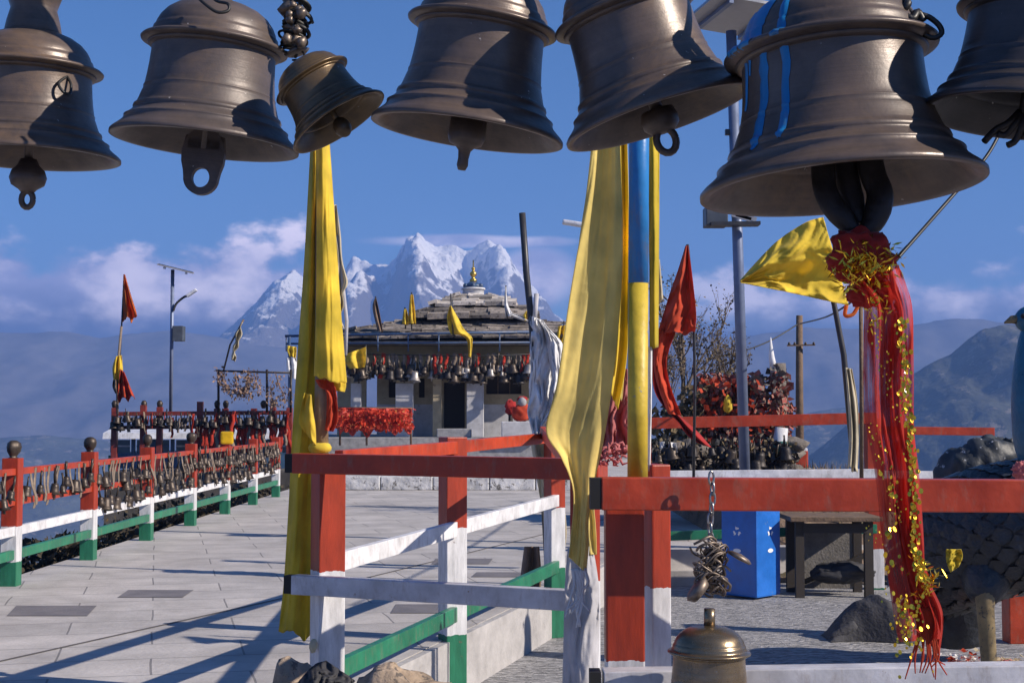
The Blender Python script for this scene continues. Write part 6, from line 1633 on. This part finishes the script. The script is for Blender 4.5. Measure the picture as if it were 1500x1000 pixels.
MB().tube(resample([c + Vector((-.30, -.02, .03)), c + Vector((-.2, 0, .07)), c + Vector((-.08, .02, .13))], 10), [.02, .03, .035, .04, .045, .05, .05, .05, .05, .04], 12).build('neck', M_sack, t)

# ---- peacock statue standing on the court at the right edge
def S(px, py, d=10.4): return P(px, py, d)
t = thing('statue', 'large painted peacock statue with blue neck and dark plumage, cut by the right edge', 'statue', S(1500, 1000, 10.3))
M_plum = mat('dark_peacock_plumage', (.022, .026, .034), rough=.42, var=.5, scale=9, bump=.5, bscale=16, col2=(.05, .047, .04), thr=.62, bdist=.04)
M_plumg = mat('grey_scale_feathers', (.12, .12, .125), rough=.55, var=.4, scale=8, bump=.4, bscale=20)
M_neck = mat('teal_blue_paint', (.008, .11, .2), rough=.35, var=.25, scale=6, bump=.3, bscale=40)
M_legp = mat('ochre_leg_paint', (.2, .15, .075), rough=.5, var=.45, scale=9, col2=(.05, .045, .04), thr=.56)
bpts = [S(1352, 868, 11.1), S(1372, 832, 11.0), S(1404, 800, 10.8), S(1450, 780, 10.6), S(1510, 768, 10.4), S(1570, 756, 10.3), S(1610, 738, 10.3)]
rad_ = lambda i: (.06 + .40 * math.sin(min(1, i / 14) * math.pi / 2) ** .8) * (1 if i < 20 else max(.08, 1 - ((i - 20) / 9.5) ** 2))
bc_ = resample(bpts, 30)
mb = MB(); mb.tube(bc_, [rad_(i) for i in range(30)], 36); body = mb.build('body', M_plum, t)
mb = MB()
for row in range(26):
    i = 1 + row; c0 = bc_[min(29, i)]; rad = rad_(min(29, i)); tang = (bc_[min(29, i + 1)] - bc_[i - 1]).normalized()
    e1 = tang.cross(Vector((0, 1, 0))).normalized(); e2 = e1.cross(tang)
    nn = max(8, int(rad * 46))
    for k in range(nn):
        a = 2 * math.pi * (k + .5 * (row % 2)) / nn; d_ = e1 * math.cos(a) + e2 * math.sin(a)
        if d_.y > .5: continue
        c = c0 + d_ * (rad + .008); L = .12 + .1 * (1 - row / 26); dirv = (-tang + d_ * .12).normalized(); s_ = tang.cross(d_).normalized() * rad * 2.6 / nn * 1.15
        mb.add([c + s_ * .5, c + dirv * L * .6 + s_ + d_ * .012, c + dirv * L + d_ * .004, c + dirv * L * .6 - s_ + d_ * .012, c - s_ * .5], [(0, 1, 2, 3, 4)])
fe_ = mb.build('feathers', M_plum, body); fe_['kind'] = 'stuff'
npts = [S(1600, 760, 10.3), S(1562, 700, 10.3), S(1522, 640, 10.3), S(1513, 570, 10.3), S(1516, 510, 10.3), S(1520, 480, 10.3), S(1516, 466, 10.3)]
mb = MB(); mb.tube(resample(npts, 26), [.33 - .0175 * min(10, i) for i in range(10)] + [.16 - .005 * i for i in range(10)] + [.108, .104, .1, .092, .075, .03], 24); mb.build('neck', M_neck, t)
mb = MB(); mb.ball(S(1514, 468, 10.3), .12, 20, 14, (1.15, .85, .9)); hd = mb.build('head', M_neck, t)
MB().tube([S(1494, 468, 10.3), S(1482, 468, 10.3), S(1471, 473, 10.3)], [.04, .03, .006], 10).build('beak', M_legp, hd)
MB().ball(S(1499, 463, 10.2), .02, 10, 8).build('eye', M_black, hd)
for k in range(3): MB().tube([S(1516, 448, 10.3), S(1512 + k * 8, 420, 10.3)], [.006, .006], 5).build('crest_feather', M_neck, hd)
for pts in ([S(1450, 790, 10.45), S(1443, 862, 10.2), S(1446, 930, 10.2), S(1450, 985, 10.2), S(1450, 1000, 10.2)], [S(1546, 832, 10.5), S(1546, 872, 10.5), S(1548, 930, 10.5), S(1550, 982, 10.5)]):
    mb = MB(); mb.tube(resample(pts, 18), [.10, .10, .098, .092, .084, .072] + [.062 - .0012 * i for i in range(12)], 18)
    b_ = Vector((pts[-1].x, pts[-1].y, LOWZ))
    for a in (-.7, 0, .7): mb.tube([b_ + Vector((0, 0, .04)), b_ + Vector((.1 * math.sin(a), -.1 * math.cos(a), .03)), b_ + Vector((.18 * math.sin(a), -.18 * math.cos(a), .01))], [.035, .028, .01], 8)
    mb.build('leg', M_legp, t)
mb = MB(); mb.tube(resample([S(1450, 800, 10.5), S(1446, 836, 10.35), S(1442, 862, 10.25), S(1440, 880, 10.2)], 14), [.27 - .0142 * i for i in range(14)], 20); mb.build('thigh', M_plum, t)
mb = MB(); mb.tube(resample([S(1436, 810, 11.2), S(1410, 850, 11.2), S(1402, 900, 11.25), S(1405, 935, 11.3), S(1406, 946, 11.3)], 20), [.27 - .003 * i for i in range(15)] + [.22, .2, .16, .1, .03], 24); mb.build('tail', M_plum, t)
o = drape('tied_cloth', [(1386, 804), (1386, 820), (1392, 838)], [(1408, 804), (1410, 816), (1404, 830)], 10.0, C_yellow_shade, None, rows=16, cols=14, folds=1, amp=.02, seed=4, crumple=.03); tag(o, 'small yellow rag hanging on the dark peacock statue', 'cloth')
# dark bundle against an orange red post, behind the statue
t = thing('short_post', 'orange red post beside the neck of the peacock statue', 'post', S(1482, 900, 12.2))
MB().box((S(1482, 700, 12.2).x, 12.2, (P(0, 652, 12.2).z + LOWZ) / 2), (.15, .2, P(0, 652, 12.2).z - LOWZ), bev=.008).build('post', M_rededge, t)
MB().box((S(1482, 700, 12.2).x, 12.2, P(0, 650, 12.2).z + .02), (.24, .3, .05), bev=.01).build('cap', M_dull, t)
t = thing('bundle', 'dark grey and white draped bundle leaning on the orange red post', 'cloth', S(1430, 720, 11.9))
M_bund = mat('streaked_dark_cloth', (.03, .036, .045), rough=.55, var=.6, scale=5, bump=.6, bscale=9, col2=(.42, .43, .46), thr=.6)
mb = MB(); mb.tube(resample([S(1380, 730, 11.9), S(1400, 698, 11.9), S(1428, 680, 11.9), S(1456, 668, 11.9), S(1474, 664, 11.95)], 40), [(.05 + .15 * math.sin(min(1, i / 18) * 1.57) - .0022 * max(0, i - 22) * 2) for i in range(40)], 36)
o = mb.build('drape', M_bund, t)
for v in o.data.vertices: v.co += v.normal * .05 * noise.fractal(Vector((v.co.x * 9, v.co.y * 9, v.co.z * 4)), 1.0, 2.0, 4)
MB().ball(S(1408, 668, 11.9), .075, 18, 13, amp=.15, fr=2).build('knob', M_dull, t)
MB().ball(S(1456, 696, 11.75), .09, 18, 12, (1.2, .6, .8), amp=.3).build('red_fold', C_redd, t)
# offerings at the foot of the statue
def flowers(label, px, py, cols, n, seed):
    r2 = random.Random(seed); c0 = ground(px, py, LOWZ)
    t = thing('flower_offering', label, 'flowers', c0)
    for nm_, m_ in cols:
        mb = MB()
        for k in range(n):
            c = c0 + Vector((r2.gauss(0, .075), r2.gauss(0, .06), .02 + abs(r2.gauss(.07, .04))))
            for q in range(5):
                a = q * 1.257 + r2.random(); e = Vector((math.cos(a), math.sin(a) * .8, r2.uniform(.1, .9))).normalized() * .045; s_ = e.cross(Vector((0, 0, 1))).normalized() * .018
                mb.add([c, c + e * .6 + s_, c + e, c + e * .6 - s_], [(0, 1, 2, 3)])
        mb.build(nm_, m_, t)
flowers('red and white flower heap left of the statue leg', 1416, 992, (('red_petals', C_red), ('white_petals', C_white)), 34, 1)
flowers('cream and pink flower heap right of the statue leg', 1474, 996, (('cream_petals', C_cream), ('pink_petals', C_pink)), 34, 2)
o = MB().ball(S(1497, 690, 9.9), .06, 30, 20, amp=.5, fr=3).build('pink_flower', C_pink); tag(o, 'pink flower hung on the breast of the peacock statue', 'flower')

# rocks in the near left foreground
def rock(label, c, r, sc, m, seed, amp=.35):
    o = MB().ball(c, r, 44, 26, sc, amp=amp, fr=1.5, seed=seed).build('boulder', m); return tag(o, label, 'rock')
def RK(px, py, d): return P(px, py, d)
rock('large tan boulder at the foot of the near railing', Vector((P(572, 1000, 6.9).x, 6.9, -.06)), .36, (.95, .7, 1.05), M_rock, 3.1)
rock('smaller tan boulder left of the dark cloth at the near corner post', Vector((P(440, 1000, 7.0).x, 7.0, -.1)), .36, (.6, .6, 1.05), M_rock, 7.7)
t = thing('cloth', 'dark cloth thrown over the boulders at the near corner post', 'cloth', P(475, 985, 6.85))
drape('cover', [(436, 1000, 6.75), (448, 985, 6.72), (462, 972, 6.74), (478, 967, 6.8)], [(448, 1035, 6.6), (478, 1030, 6.55), (505, 1022, 6.6), (520, 996, 6.7)], 6.7, M_charcoal, t, rows=40, cols=30, folds=1.2, amp=.01, seed=2, crumple=.03)

scraps('red_tinsel_scraps', [(494, 604, 598, 628, 39.85)], cloth_mat('bright_red_offerings', (.62, .07, .035), .5, var=.5), 900, .06, .16, parent=TSCR)
scraps('gold_tinsel_scraps', [(494, 604, 599, 626, 39.8)], cloth_mat('orange_tinsel', (.7, .3, .1), .4, var=.5), 110, .05, .1, parent=TSCR)
